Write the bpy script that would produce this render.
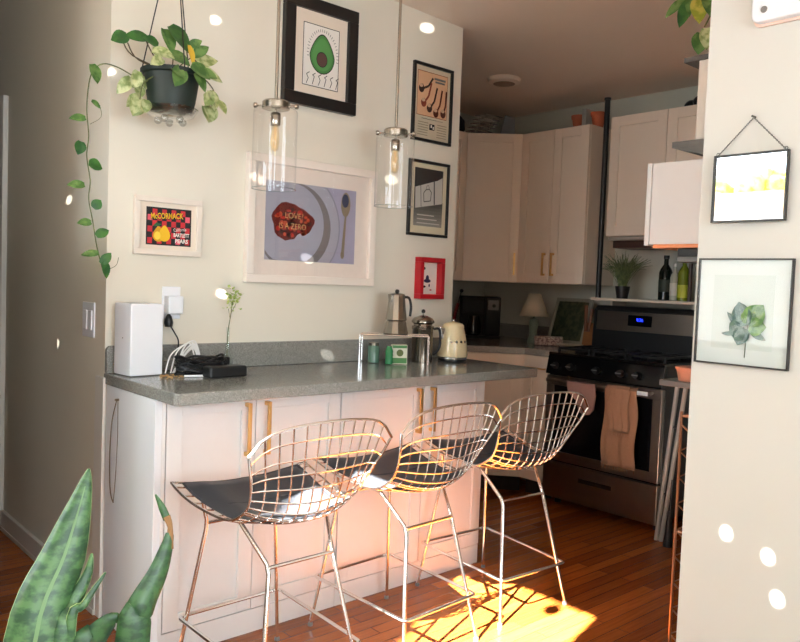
import bpy, bmesh, math, random
from mathutils import Vector, Matrix, Euler
random.seed(7)
for o in list(bpy.data.objects): bpy.data.objects.remove(o, do_unlink=True)
sc = bpy.context.scene
COL = sc.collection
PI = math.pi

# ------------------------------------------------------------------ camera, sky, sun, exposure
YAW, PITCH, ROLL = 0.729052535, -0.0481139933, 0.0373561538
f_ = Vector((math.sin(YAW)*math.cos(PITCH), math.cos(YAW)*math.cos(PITCH), math.sin(PITCH)))
r_ = Vector((math.cos(YAW), -math.sin(YAW), 0)); u_ = r_.cross(f_)
c_, s_ = math.cos(ROLL), math.sin(ROLL)
R_, U_ = c_*r_ + s_*u_, -s_*r_ + c_*u_
cd = bpy.data.cameras.new('camera'); cam = bpy.data.objects.new('camera', cd); COL.objects.link(cam)
cam.matrix_world = Matrix(((R_.x, U_.x, -f_.x, -1.0953), (R_.y, U_.y, -f_.y, -2.85), (R_.z, U_.z, -f_.z, 1.285), (0, 0, 0, 1)))
cd.sensor_width = 36; cd.lens = 36*778.3189/800; cd.clip_start = .02
sc.camera = cam

W = bpy.data.worlds.new('world'); sc.world = W; W.use_nodes = True
bg = W.node_tree.nodes['Background']; bg.inputs[0].default_value = (.82, .92, 1, 1); bg.inputs[1].default_value = 13.5

SUN_DIR = Vector((1, .27, -.70)).normalized()
sl = bpy.data.lights.new('sun', 'SUN'); sl.energy = 205; sl.angle = .009; sl.color = (1, .96, .87)
so = bpy.data.objects.new('sun', sl); COL.objects.link(so); so.location = (-6, -3, 5)
so.rotation_euler = SUN_DIR.to_track_quat('-Z', 'Y').to_euler()

def portal(name, loc, normal, w, h):
    l = bpy.data.lights.new(name, 'AREA'); l.shape = 'RECTANGLE'; l.size = w; l.size_y = h
    l.cycles.is_portal = True
    o = bpy.data.objects.new(name, l); COL.objects.link(o); o.location = loc
    o.rotation_euler = Vector(normal).to_track_quat('-Z', 'Y').to_euler()
WX = -1.75
WIN = [(-2.09, -1.36, 1.70, 2.40), (-1.08, -.22, .95, 2.25), (-4.3, -3.0, .95, 2.25)]      # y0 y1 z0 z1 in the window wall; last entry added for fill light and highlights
FILL_BWIN = (-1.3, .3, .9, 2.25)                                       # x0 x1 z0 z1 of an unseen window, added behind the camera as fill light
for i, (a, b, c, d) in enumerate(WIN):
    portal('daylight_portal', (WX-.16, (a+b)/2, (c+d)/2), (1, 0, 0), b-a, d-c)
portal('daylight_portal', ((FILL_BWIN[0]+FILL_BWIN[1])/2, -5.16, (FILL_BWIN[2]+FILL_BWIN[3])/2), (0, 1, 0), FILL_BWIN[1]-FILL_BWIN[0], FILL_BWIN[3]-FILL_BWIN[2])

vs = sc.view_settings
sc.display_settings.display_device = 'sRGB'
vs.view_transform = 'Standard'; vs.look = 'None'; vs.gamma = 1; vs.use_curve_mapping = False
vs.exposure = 0.08

# ------------------------------------------------------------------ materials
def s2l(c):
    return tuple(((v/255)/12.92 if v/255 <= .04045 else ((v/255+.055)/1.055)**2.4) for v in c) + (1,)
MATS = {}
def mat(name, col, rough=.5, metal=0, var=.04, scale=30, bump=0, emit=None, estr=0, coat=0, trans=0, ior=1.45, sss=0):
    if name in MATS: return MATS[name]
    m = bpy.data.materials.new(name); m.use_nodes = True; MATS[name] = m
    nt = m.node_tree; p = nt.nodes['Principled BSDF']
    c = s2l(col)
    p.inputs['Roughness'].default_value = rough; p.inputs['Metallic'].default_value = metal
    p.inputs['Base Color'].default_value = c
    tc = nt.nodes.new('ShaderNodeTexCoord'); nz = nt.nodes.new('ShaderNodeTexNoise')
    nz.inputs['Scale'].default_value = scale; nz.inputs['Detail'].default_value = 3
    nt.links.new(tc.outputs['Object'], nz.inputs['Vector'])
    if var:
        mx = nt.nodes.new('ShaderNodeMixRGB'); mx.inputs[1].default_value = tuple(v*(1-var) for v in c[:3])+(1,)
        mx.inputs[2].default_value = tuple(min(1, v*(1+var)) for v in c[:3])+(1,)
        nt.links.new(nz.outputs[0], mx.inputs[0]); nt.links.new(mx.outputs[0], p.inputs['Base Color'])
    if bump:
        b = nt.nodes.new('ShaderNodeBump'); b.inputs['Strength'].default_value = bump; b.inputs['Distance'].default_value = .002
        nt.links.new(nz.outputs[0], b.inputs['Height']); nt.links.new(b.outputs[0], p.inputs['Normal'])
    if emit: p.inputs['Emission Color'].default_value = s2l(emit); p.inputs['Emission Strength'].default_value = estr
    if coat: p.inputs['Coat Weight'].default_value = coat; p.inputs['Coat Roughness'].default_value = .1
    if trans: p.inputs['Transmission Weight'].default_value = trans; p.inputs['IOR'].default_value = ior
    return m
def glass(name, tint=(1, 1, 1), refl=1.0, rough=0.0, ior=1.5):
    if name in MATS: return MATS[name]
    m = bpy.data.materials.new(name); m.use_nodes = True; MATS[name] = m
    nt = m.node_tree; nt.nodes.clear()
    out = nt.nodes.new('ShaderNodeOutputMaterial'); t = nt.nodes.new('ShaderNodeBsdfTransparent'); g = nt.nodes.new('ShaderNodeBsdfGlossy')
    t.inputs[0].default_value = (*tint, 1); g.inputs['Roughness'].default_value = rough
    lw = nt.nodes.new('ShaderNodeLayerWeight'); lw.inputs[0].default_value = .5
    fr = nt.nodes.new('ShaderNodeMath'); fr.operation = 'POWER'; fr.inputs[1].default_value = 4.0; nt.links.new(lw.outputs['Facing'], fr.inputs[0])
    ml = nt.nodes.new('ShaderNodeMath'); ml.operation = 'MULTIPLY_ADD'; ml.inputs[1].default_value = .75*refl; ml.inputs[2].default_value = .045*refl; ml.use_clamp = True
    mx = nt.nodes.new('ShaderNodeMixShader')
    nt.links.new(fr.outputs[0], ml.inputs[0]); nt.links.new(ml.outputs[0], mx.inputs[0])
    nt.links.new(t.outputs[0], mx.inputs[1]); nt.links.new(g.outputs[0], mx.inputs[2]); nt.links.new(mx.outputs[0], out.inputs[0])
    return m
def wood_floor():
    m = bpy.data.materials.new('oak_floor'); m.use_nodes = True; nt = m.node_tree; p = nt.nodes['Principled BSDF']
    tc = nt.nodes.new('ShaderNodeTexCoord')
    br = nt.nodes.new('ShaderNodeTexBrick'); br.inputs['Scale'].default_value = 1
    br.inputs['Brick Width'].default_value = .75; br.inputs['Row Height'].default_value = .057; br.inputs['Mortar Size'].default_value = .0012
    br.inputs['Color1'].default_value = s2l((182, 102, 42)); br.inputs['Color2'].default_value = s2l((140, 72, 28)); br.inputs['Mortar'].default_value = s2l((80, 36, 14))
    br.offset = .37; br.inputs['Mortar Smooth'].default_value = .1
    nt.links.new(tc.outputs['Object'], br.inputs['Vector'])
    mp = nt.nodes.new('ShaderNodeMapping'); mp.inputs['Scale'].default_value = (2, 40, 1); nt.links.new(tc.outputs['Object'], mp.inputs[0])
    nz = nt.nodes.new('ShaderNodeTexNoise'); nz.inputs['Scale'].default_value = 2.5; nz.inputs['Detail'].default_value = 6
    nt.links.new(mp.outputs[0], nz.inputs[0])
    mx = nt.nodes.new('ShaderNodeMixRGB'); mx.blend_type = 'MULTIPLY'; mx.inputs[0].default_value = .55
    cr = nt.nodes.new('ShaderNodeValToRGB'); cr.color_ramp.elements[0].position = .3; cr.color_ramp.elements[0].color = (.5, .42, .36, 1); cr.color_ramp.elements[1].position = .7
    nt.links.new(nz.outputs[0], cr.inputs[0]); nt.links.new(br.outputs[0], mx.inputs[1]); nt.links.new(cr.outputs[0], mx.inputs[2])
    nt.links.new(mx.outputs[0], p.inputs['Base Color']); p.inputs['Roughness'].default_value = .24
    b = nt.nodes.new('ShaderNodeBump'); b.inputs['Strength'].default_value = .25; b.inputs['Distance'].default_value = .002; b.invert = True
    nt.links.new(br.outputs['Fac'], b.inputs['Height']); nt.links.new(b.outputs[0], p.inputs['Normal'])
    return m
def speckle(name, base, lo, hi, rough=.25):
    m = bpy.data.materials.new(name); m.use_nodes = True; nt = m.node_tree; p = nt.nodes['Principled BSDF']
    tc = nt.nodes.new('ShaderNodeTexCoord'); vo = nt.nodes.new('ShaderNodeTexVoronoi'); vo.inputs['Scale'].default_value = 420
    nt.links.new(tc.outputs['Object'], vo.inputs['Vector'])
    cr = nt.nodes.new('ShaderNodeValToRGB'); e = cr.color_ramp.elements
    e[0].position = .0; e[0].color = s2l(lo); e[1].position = 1; e[1].color = s2l(hi); x = cr.color_ramp.elements.new(.5); x.color = s2l(base)
    nt.links.new(vo.outputs['Color'], cr.inputs[0]); nt.links.new(cr.outputs[0], p.inputs['Base Color']); p.inputs['Roughness'].default_value = rough
    MATS[name] = m; return m
def leafmat(name, a, b, scale=25, stripes=False):
    if name in MATS: return MATS[name]
    m = bpy.data.materials.new(name); m.use_nodes = True; nt = m.node_tree; p = nt.nodes['Principled BSDF']; MATS[name] = m
    tc = nt.nodes.new('ShaderNodeTexCoord'); nz = nt.nodes.new('ShaderNodeTexNoise'); nz.inputs['Scale'].default_value = scale; nz.inputs['Detail'].default_value = 4
    if stripes:
        mp = nt.nodes.new('ShaderNodeMapping'); mp.inputs['Scale'].default_value = (1, 1, 1.5); nt.links.new(tc.outputs['Object'], mp.inputs[0]); nt.links.new(mp.outputs[0], nz.inputs[0])
    else: nt.links.new(tc.outputs['Object'], nz.inputs[0])
    cr = nt.nodes.new('ShaderNodeValToRGB'); cr.color_ramp.elements[0].position = .42; cr.color_ramp.elements[1].position = .58
    cr.color_ramp.elements[0].color = s2l(a); cr.color_ramp.elements[1].color = s2l(b)
    nt.links.new(nz.outputs[0], cr.inputs[0]); nt.links.new(cr.outputs[0], p.inputs['Base Color']); p.inputs['Roughness'].default_value = .4
    return m

WALL = mat('painted_wall', (230, 223, 207), .75, var=.015, scale=6, bump=.05)
WALLR = mat('painted_wall_cool', (214, 212, 205), .7, var=.015, scale=6, bump=.05)
CEIL = mat('ceiling_paint', (236, 222, 208), .9, var=.02, scale=4)
KWALL = mat('kitchen_wall_paint', (204, 204, 192), .8, var=.02, scale=5)
TRIM = mat('white_trim', (226, 222, 214), .45, var=.02)
CAB = mat('white_cabinet', (232, 231, 230), .28, var=.012)
CABK = mat('cream_cabinet', (240, 225, 208), .4, var=.012)
CABS = mat('cabinet_side_bluish_lit', (232, 234, 238), .35, var=.01)  # cabinet white with the bluish window light painted in
DARKGAP = mat('dark_gap', (40, 34, 30), .9)
FLOOR = wood_floor()
STONE = speckle('grey_quartz', (136, 136, 131), (108, 108, 103), (168, 168, 162), .16)
BRASS = mat('brass', (226, 184, 122), .38, 1)
CHROME = mat('chrome', (238, 236, 234), .2, 1, var=.01)
STEEL = mat('brushed_steel', (160, 152, 144), .3, 1, var=.05)
NICKEL = mat('nickel', (185, 178, 168), .22, 1)
LEATHER = mat('black_leather', (52, 54, 60), .42, var=.08, scale=60, bump=.1)
BLACK = mat('black_plastic', (22, 22, 24), .4)
BLACKG = mat('black_gloss', (12, 12, 14), .12)
FRAMEB = mat('black_frame', (24, 22, 22), .35)
WHITEP = mat('white_plastic', (238, 240, 245), .35, var=.01)
GL = glass('clear_glass'); GLF = glass('picture_glass', (.97, .98, .98), .8)
PAPER = mat('paper_cream', (232, 218, 200), .8, var=.02)
RUBBER = mat('grey_rubber', (120, 118, 115), .6)

# ------------------------------------------------------------------ mesh builder
ROOTS = {}
class MB:
    def __init__(s): s.v = []; s.f = []; s.m = []
    def add(s, vs, fs, m=0):
        n = len(s.v); s.v += [tuple(v) for v in vs]; s.f += [tuple(i+n for i in f) for f in fs]; s.m += [m]*len(fs); return s
    def box(s, lo, hi, m=0, M=None):
        x0, y0, z0 = lo; x1, y1, z1 = hi
        vs = [Vector(p) for p in ((x0,y0,z0),(x1,y0,z0),(x1,y1,z0),(x0,y1,z0),(x0,y0,z1),(x1,y0,z1),(x1,y1,z1),(x0,y1,z1))]
        if M: vs = [M @ v for v in vs]
        return s.add(vs, [(0,3,2,1),(4,5,6,7),(0,1,5,4),(1,2,6,5),(2,3,7,6),(3,0,4,7)], m)
    def prism(s, poly, z0, z1, m=0, M=None):
        n = len(poly); vs = [Vector((x, y, z0)) for x, y in poly] + [Vector((x, y, z1)) for x, y in poly]
        if M: vs = [M @ v for v in vs]
        return s.add(vs, [tuple(range(n))[::-1], tuple(range(n, 2*n))] + [(i, (i+1) % n, (i+1) % n+n, i+n) for i in range(n)], m)
    def tube(s, pts, r, n=8, m=0, closed=False, rr=None):
        pts = [Vector(p) for p in pts]; N = len(pts); rings = []
        prev = None
        for i, p in enumerate(pts):
            if closed: t = (pts[(i+1) % N]-pts[i-1])
            else: t = pts[min(i+1, N-1)]-pts[max(i-1, 0)]
            t.normalize()
            if prev is None:
                a = Vector((0, 0, 1)) if abs(t.z) < .9 else Vector((1, 0, 0)); e = t.cross(a).normalized()
            else: e = (prev - t*prev.dot(t)).normalized()
            prev = e; b = t.cross(e); ra = rr[i] if rr else r
            rings.append([p + (e*math.cos(2*PI*k/n)+b*math.sin(2*PI*k/n))*ra for k in range(n)])
        vs = [v for ring in rings for v in ring]; fs = []
        for i in range(N if closed else N-1):
            j = (i+1) % N
            for k in range(n): fs.append((i*n+k, i*n+(k+1) % n, j*n+(k+1) % n, j*n+k))
        if not closed: fs.append(tuple(range(n))[::-1]); fs.append(tuple((N-1)*n+k for k in range(n)))
        return s.add(vs, fs, m)
    def lathe(s, prof, c=(0,0,0), n=24, m=0, M=None, sx=1, sy=1):
        c = Vector(c); vs = []; fs = []
        for r, z in prof:
            for k in range(n): vs.append(Vector((r*math.cos(2*PI*k/n)*sx, r*math.sin(2*PI*k/n)*sy, z)))
        if M: vs = [M @ v for v in vs]
        vs = [v+c for v in vs]
        for i in range(len(prof)-1):
            for k in range(n): fs.append((i*n+k, i*n+(k+1) % n, (i+1)*n+(k+1) % n, (i+1)*n+k))
        if prof[0][0] > 0: fs.append(tuple(range(n))[::-1])
        if prof[-1][0] > 0: fs.append(tuple((len(prof)-1)*n+k for k in range(n)))
        return s.add(vs, fs, m)
    def ball(s, c, r, m=0, n=12, sx=1, sy=1, sz=1):
        return s.lathe([(max(1e-5, r*math.sin(PI*i/8)), -r*sz*math.cos(PI*i/8)) for i in range(9)], c, n, m, None, sx, sy)
    def grid(s, P, m=0, thick=0):
        R = len(P); Cn = len(P[0]); vs = [p for row in P for p in row]
        fs = [(i*Cn+j, i*Cn+j+1, (i+1)*Cn+j+1, (i+1)*Cn+j) for i in range(R-1) for j in range(Cn-1)]
        return s.add(vs, fs, m)
    def build(s, name, mats, parent=None, smooth=False, bevel=0, solid=0, seg=2, sub=0):
        me = bpy.data.meshes.new(name); vs = [Vector(v) for v in s.v]
        root = parent
        while root is not None and root.parent is not None: root = root.parent
        if root is not None and root.name in ROOTS:
            inv = ROOTS[root.name]; vs = [inv @ v for v in vs]
        elif root is not None: pass
        me.from_pydata(vs, [], s.f)
        if not isinstance(mats, (list, tuple)): mats = [mats]
        for mm in mats: me.materials.append(mm)
        for p, k in zip(me.polygons, s.m): p.material_index = k; p.use_smooth = smooth
        me.validate(); me.update()
        if name not in ('print', 'facets', 'clock_digits'):
            bmx = bmesh.new(); bmx.from_mesh(me); bmesh.ops.recalc_face_normals(bmx, faces=bmx.faces); bmx.to_mesh(me); bmx.free()
        o = bpy.data.objects.new(name, me); COL.objects.link(o); o.parent = parent
        if solid: d = o.modifiers.new('solid', 'SOLIDIFY'); d.thickness = solid; d.offset = 0
        if bevel: d = o.modifiers.new('bevel', 'BEVEL'); d.width = bevel; d.segments = seg; d.limit_method = 'ANGLE'; d.angle_limit = .6
        if sub: d = o.modifiers.new('sub', 'SUBSURF'); d.levels = sub; d.render_levels = sub
        if smooth:
            try: me.set_sharp_from_angle(angle=.7)
            except Exception: pass
        return o
def tag(o, label, cat, group=None, kind=None):
    o['label'] = label; o['category'] = cat
    if group: o['group'] = group
    if kind: o['kind'] = kind
    return o
def thing(name, label, cat, loc=(0, 0, 0), rz=0, group=None, world=True):
    """Empty at the base of a thing.  world=True: its parts are given in room coordinates."""
    o = bpy.data.objects.new(name, None); COL.objects.link(o); o.location = loc; o.rotation_euler = (0, 0, rz)
    o.empty_display_size = .05
    tag(o, label, cat, group)
    if world: ROOTS[o.name] = (Matrix.Translation(loc) @ Matrix.Rotation(rz, 4, 'Z')).inverted()
    return o
def struct(name, mb, m, **k):
    o = mb.build(name, m, **k); o['kind'] = 'structure'; return o
def B(lo, hi): return MB().box(lo, hi)
def T(pts, r, n=8, **k): return MB().tube(pts, r, n, **k)
def catmull(P, n):
    P = [Vector(p) for p in P]; out = []
    for i in range(len(P)-1):
        a, b, c, d = P[max(i-1, 0)], P[i], P[i+1], P[min(i+2, len(P)-1)]
        for k in range(n):
            t = k/n; out.append(.5*((2*b)+(c-a)*t+(2*a-5*b+4*c-d)*t*t+(3*b-a-3*c+d)*t**3))
    out.append(P[-1]); return out
def text_geo(txt, size, bold=0):
    cu = bpy.data.curves.new('t', 'FONT'); cu.body = txt; cu.size = size; cu.align_x = 'CENTER'; cu.align_y = 'CENTER'; cu.offset = bold; cu.resolution_u = 3
    ob = bpy.data.objects.new('t', cu); me = ob.to_mesh(); vs = [v.co.copy() for v in me.vertices]; fs = [tuple(p.vertices) for p in me.polygons]
    ob.to_mesh_clear(); bpy.data.objects.remove(ob); bpy.data.curves.remove(cu); return vs, fs
def ell(cx, cy, a, b, n=28, t0=0, t1=2*PI): return [(cx+a*math.cos(t0+(t1-t0)*k/n), cy+b*math.sin(t0+(t1-t0)*k/n)) for k in range(n)]

# ------------------------------------------------------------------ the room
def cz(x): return 2.556 - .03*(x-3.42)
struct('floor', B((-1.75, -5, -.05), (3.42, 4, 0)), FLOOR)
cm = MB(); cm.prism([(-1.9, cz(-1.9)), (3.6, cz(3.6)), (3.6, cz(3.6)+.1), (-1.9, cz(-1.9)+.1)], -4.1, 5.15, M=Matrix.Rotation(PI/2, 4, 'X'))
struct('ceiling', cm, CEIL)
H = 2.85
def wall(name, lo, hi, m=WALL): return struct(name, B(lo, hi), m)
wall('wall_main', (0, 0, 0), (1.81, .12, cz(1.0)+.05))
wall('wall_hall', (0, .12, 0), (.12, 4, cz(.1)+.05))
wall('wall_hall_left', (-.77, 0, 0), (-.65, 4, H-.05), mat('taupe_bounce_tone', (176, 170, 158), .8))  # unseen wall; position and taupe tone set to control light in the hall
wall('wall_left_corner', (-1.75, 0, 0), (-.77, .12, H-.05))
wall('wall_hall_end', (-.65, 4, 0), (0.12, 4.12, H-.05), mat('taupe_bounce_tone', (176, 170, 158), .8))  # unseen wall; toned like the left one to limit bounce light
wall('wall_right', (1.0, -5, 0), (1.12, -1.757, cz(1.0)+.05), WALLR)
wall('wall_kitchen_south', (1.12, -1.9, 0), (3.42, -1.757, cz(2)+.05), KWALL)
wall('wall_kitchen_east', (3.42, -1.9, 0), (3.55, 1.36, cz(3.4)+.05), KWALL)
wall('wall_kitchen_north', (.12, 1.24, 0), (3.42, 1.36, cz(2)+.05), KWALL)
wm = MB(); ys = -5.0
for (a, b, c, d) in sorted(WIN):
    wm.box((WX-.15, ys, 0), (WX, a, H)); wm.box((WX-.15, a, 0), (WX, b, c)); wm.box((WX-.15, a, d), (WX, b, H)); ys = b
wm.box((WX-.15, ys, 0), (WX, .12, H)); struct('wall_window', wm, WALL)
x0, x1, z0, z1 = FILL_BWIN
wm = MB(); wm.box((WX-.15, -5.15, 0), (x0, -5, H)); wm.box((x1, -5.15, 0), (1.12, -5, H)); wm.box((x0, -5.15, 0), (x1, -5, z0)); wm.box((x0, -5.15, z1), (x1, -5, H))
struct('wall_back', wm, WALL)
for i, (a, b, c, d) in enumerate(WIN):
    w = MB(); t = .035; X0, X1 = WX-.12, WX-.06
    w.box((X0, a, c), (X1, a+t, d)); w.box((X0, b-t, c), (X1, b, d)); w.box((X0, a+t, c), (X1, b-t, c+t)); w.box((X0, a+t, d-t), (X1, b-t, d))
    if i: w.box((X0, a+t, (c+d)/2-.02), (X1, b-t, (c+d)/2+.02))
    w.box((WX-.06, a-.06, c-.05), (WX+.06, b+.06, c-.01))
    struct('window_%d' % (i+1), w, TRIM)  # the last of these is unseen, added for fill light
w = MB(); w.box((x0, -5.1, z0), (x0+.04, -5.05, z1)); w.box((x1-.04, -5.1, z0), (x1, -5.05, z1)); w.box((x0, -5.1, (z0+z1)/2-.02), (x1, -5.05, (z0+z1)/2+.02)); w.box((-.52, -5.1, z0), (-.48, -5.05, z1))
struct('window_4', w, TRIM)  # unseen window, added to light the main wall from the front
struct('baseboard_hall', B((-.016, .02, 0), (0, 4, .095)).box((-.02, .02, 0), (-.016, 4, .02)), TRIM, bevel=.003)
struct('baseboard_right', B((.984, -5, 0), (1.0, -1.757, .1)), TRIM, bevel=.003)
struct('baseboard_main', B((-.012, -.02, 0), (.0, .06, .9)), TRIM, bevel=.002)
struct('trim_1', B((-.025, 1.27, 0), (0, 1.37, 2.12)), TRIM, bevel=.004)

# ------------------------------------------------------------------ peninsula
def rounded_bs():
    pts = [(0.0, .916), (0.0, .995)]
    pts += [(.018-.018*math.cos(t), .998+.018*math.sin(t)) for t in (PI/8, PI/4, 3*PI/8, PI/2)]
    pts += [(1.79, 1.016), (1.79, .916)]
    return pts
t = thing('countertop', 'grey speckled stone countertop of the peninsula along the picture wall', 'countertop', (.9, -.3, .875))
cm = MB(); cm.prism([(-.004, 0), (-.004, -.58), (.012, -.596), (1.785, -.596), (1.80, -.58), (1.80, 0)][::-1], .875, .915); cm.build('slab', STONE, t, bevel=.004)
bs = MB(); bs.prism(rounded_bs(), 0, .02, M=Matrix.Rotation(PI/2, 4, 'X')); bs.build('backsplash', STONE, t, bevel=.002)
YF = -.455
def shaker(a, b, z0, z1, y, rail=.055, m=0, M=None):
    """shaker door in the plane facing -y between x=a and b; y is its outer face"""
    mb = MB(); d = .02
    mb.box((a, y, z0), (a+rail, y+d, z1), m, M); mb.box((b-rail, y, z0), (b, y+d, z1), m, M)
    mb.box((a+rail, y, z0), (b-rail, y+d, z0+rail), m, M); mb.box((a+rail, y, z1-rail), (b-rail, y+d, z1), m, M)
    mb.box((a+rail, y+.009, z0+rail), (b-rail, y+d, z1-rail), m, M)
    return mb
def bar_handle(x, z0, z1, y, M=None):
    mb = MB(); w = .006
    mb.box((x-w, y-.032, z0), (x+w, y-.022, z1), 0, M)
    for z in (z0, z1-.014): mb.box((x-w, y-.023, z), (x+w, y, z+.014), 0, M)
    return mb
def base_cab(label, xa, xb, xm, filler=0):
    t = thing('base_cabinet', label, 'cabinet', ((xa+xb)/2, -.2, 0), group='white cabinet units under the peninsula counter')
    MB().box((xa, YF+.021, .0), (xb, -.002, .874)).build('carcass', CAB, t)
    MB().box((xa, YF+.004, .0), (xb, YF+.021, .085)).build('plinth', CAB, t, bevel=.001)
    for (a, b, hx) in ((xa+filler+.002, xm-.0015, xm-.04), (xm+.0015, xb-.002, xm+.04)):
        d = shaker(a, b, .09, .872, YF).build('door', CAB, t, bevel=.0015)
        bar_handle(hx, .655, .845, YF).build('handle', BRASS, d, bevel=.001)
    return t
c1 = base_cab('white two door cabinet at the left end, under the router', .02, .752, .371, .012)
base_cab('white two door cabinet nearer the stove, under the coffee pots', .754, 1.585, 1.199)
MB().box((.018, YF+.0, .0), (.03, YF+.02, .874)).build('filler', CAB, c1)
t = thing('end_panel', 'flat panel, bluish window light painted into its white, closing the left end of the peninsula', 'panel', (0.01, -.2, 0))
MB().box((0.0, YF+.002, 0), (.018, -.022, .874)).build('panel', CABS, t, bevel=.001)
MB().box((-.006, YF+.002, 0), (0, YF+.03, .874)).build('edge_strip', CABS, t, bevel=.001)
tag(MB().tube(catmull([(-.008, -.140, .835), (-.008, -.10, .75), (-.008, -.085, .62), (-.006, -.09, .5), (-.006, -.12, .46)], 8), .002, 6).tube(catmull([(-.004, -.14, .835), (-.007, -.15, .7), (-.006, -.135, .55), (-.006, -.12, .46)], 6), .0012, 6).tube([(-.001, -.14, .835), (-.014, -.14, .835)], .004, 8).build('cord_loop', mat('brown_cord', (112, 92, 74), .6), None, smooth=True),
    'thin brown cord loop hanging from a nail on the peninsula end panel', 'cord')

# ------------------------------------------------------------------ wire stools
PC = [(.205, .622, .252, .0, .024), (.13, .600, .250, .0, .022), (.05, .582, .240, 0, .022), (-.03, .570, .228, .0, .025), (-.10, .566, .216, .01, .03),
      (-.165, .577, .206, .03, .045), (-.212, .618, .204, .05, .035), (-.235, .70, .215, .045, .01), (-.252, .79, .235, .035, -.01), (-.268, .888, .255, .03, -.028)]
def surf(u, v):
    s = v*(len(PC)-1); i = min(int(s), len(PC)-2); t = s-i
    a, b, c, d = PC[max(i-1, 0)], PC[i], PC[i+1], PC[min(i+2, len(PC)-1)]
    q = [.5*((2*b[k])+(c[k]-a[k])*t+(2*a[k]-5*b[k]+4*c[k]-d[k])*t*t+(3*b[k]-a[k]-3*c[k]+d[k])*t**3) for k in range(5)]
    y, z, w, dy, dz = q
    if v > .62: z -= .05*abs(u)**7*((v-.62)/.38)**2
    return Vector((u*w, y+dy*u*u, z+dz*u*u))
def make_stool():
    t = thing('wire_bar_stool', 'x', 'bar stool', world=False, group='chrome wire bar stools at the peninsula')
    VS = .60; r = .0027
    us = [-.833+.1667*k for k in range(11)]
    for nm, v0, v1, nv in (('wire_seat', 0, VS, 9), ('wire_back', VS, 1, 7)):
        mb = MB()
        for u in us: mb.tube([surf(u, v0+(v1-v0)*k/14) for k in range(15)], r, 5)
        for j in range(nv):
            v = v0+(v1-v0)*(j+(.0 if nm == 'wire_back' else .6))/nv
            mb.tube([surf(-1+2*k/16, v)-Vector((0, 0, .002)) for k in range(17)], r, 5)
        mb.build(nm, CHROME, t, smooth=True)
    rim = [surf(-1, k/30) for k in range(31)] + [surf(-1+2*k/16, 1) for k in range(1, 16)] + [surf(1, 1-k/30) for k in range(31)] + [surf(1-2*k/16, 0) for k in range(1, 16)]
    MB().tube(rim, .0044, 7, closed=True).build('rim', CHROME, t, smooth=True)
    P = dict(ff=(.196, .262, .0), rf=(.188, -.219, .0), rb=(.115, -.139, .451), fb=(.128, .2, .5), rm=(.154, -.045, .565), fm=(.155, .19, .598), gf=(.189, .252, .19), gr=(.176, -.207, .172))
    for s in (-1, 1):
        q = {k: Vector((v[0]*s, v[1], v[2])) for k, v in P.items()}
        for a, b, c in (('ff', 'fb', 'fm'), ('rf', 'rb', 'rm')):
            A, Bv, Cv = q[a]+Vector((0, 0, .012)), q[b], q[c]
            pts = [A, A.lerp(Bv, .5), A.lerp(Bv, .96), Bv+(Cv-Bv).normalized()*.012, Bv.lerp(Cv, .6), Cv]
            lg = MB().tube(pts, .0068, 10).build('leg', CHROME, t, smooth=True)
            MB().lathe([(.009, 0), (.0095, .006), (.007, .014)], q[a], 12).build('foot_glide', RUBBER, lg, smooth=True)
        MB().tube([q['rm'], (q['rm']+q['fm'])/2+Vector((0, 0, -.006)), q['fm']], .006, 8).build('seat_rail', CHROME, t, smooth=True)
    for k in ('rb', 'fb'):
        v = P[k]; MB().tube([(-v[0], v[1], v[2]), (v[0], v[1], v[2])], .006, 8).build('crossbar', CHROME, t, smooth=True)
    g = []
    cs = [(-.192, .255, .19), (.192, .255, .19), (.182, -.214, .172), (-.182, -.214, .172)]
    for i in range(4):
        A, Bv, Cv = Vector(cs[i-1]), Vector(cs[i]), Vector(cs[(i+1) % 4])
        g += [Bv+(A-Bv).normalized()*.018, Bv+(A-Bv).normalized()*.005+(Cv-Bv).normalized()*.005, Bv+(Cv-Bv).normalized()*.018, Bv.lerp(Cv, .5)]
    MB().tube(g, .0062, 8, closed=True).build('footrest', CHROME, t, smooth=True)
    top = []; bot = []
    for i in range(15):
        v = .02+.56*i/14; rt = []; rb = []
        for j in range(13):
            uu = -1+2*j/12; w = .86*(1-.10*(v/.58)**2); e = max(0, 1-max(abs(uu)**10, abs(2*(i/14)-1)**12))
            p = surf(uu*w, v); n = Vector((0, 0, 1)) if v < .45 else Vector((0, .35, .93))
            rt.append(p+n*(.005+.02*math.sqrt(e)+.0015*math.cos(uu*9))); rb.append(p+n*.004)
        top.append(rt); bot.append(rb)
    pad = MB(); pad.grid(top); pad.grid([row[::-1] for row in bot]); 
    padob = pad.build('seat_pad', LEATHER, t, smooth=True)
    pp = MB(); L = [top[i][0] for i in range(15)]+[top[14][j] for j in range(1, 13)]+[top[i][12] for i in range(13, -1, -1)]+[top[0][j] for j in range(11, 0, -1)]
    pp.tube(L, .004, 6, closed=True); pp.build('piping', LEATHER, padob, smooth=True)
    mid = [surf(-.7+1.4*k/10, .27)+Vector((0, 0, .0245)) for k in range(11)]
    MB().tube(mid, .0025, 5).build('seam', LEATHER, padob, smooth=True)
    return t
def copy_tree(o, parent=None):
    c = o.copy(); COL.objects.link(c); c.parent = parent
    for ch in list(o.children): copy_tree(ch, c)
    return c
proto = make_stool()
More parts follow.
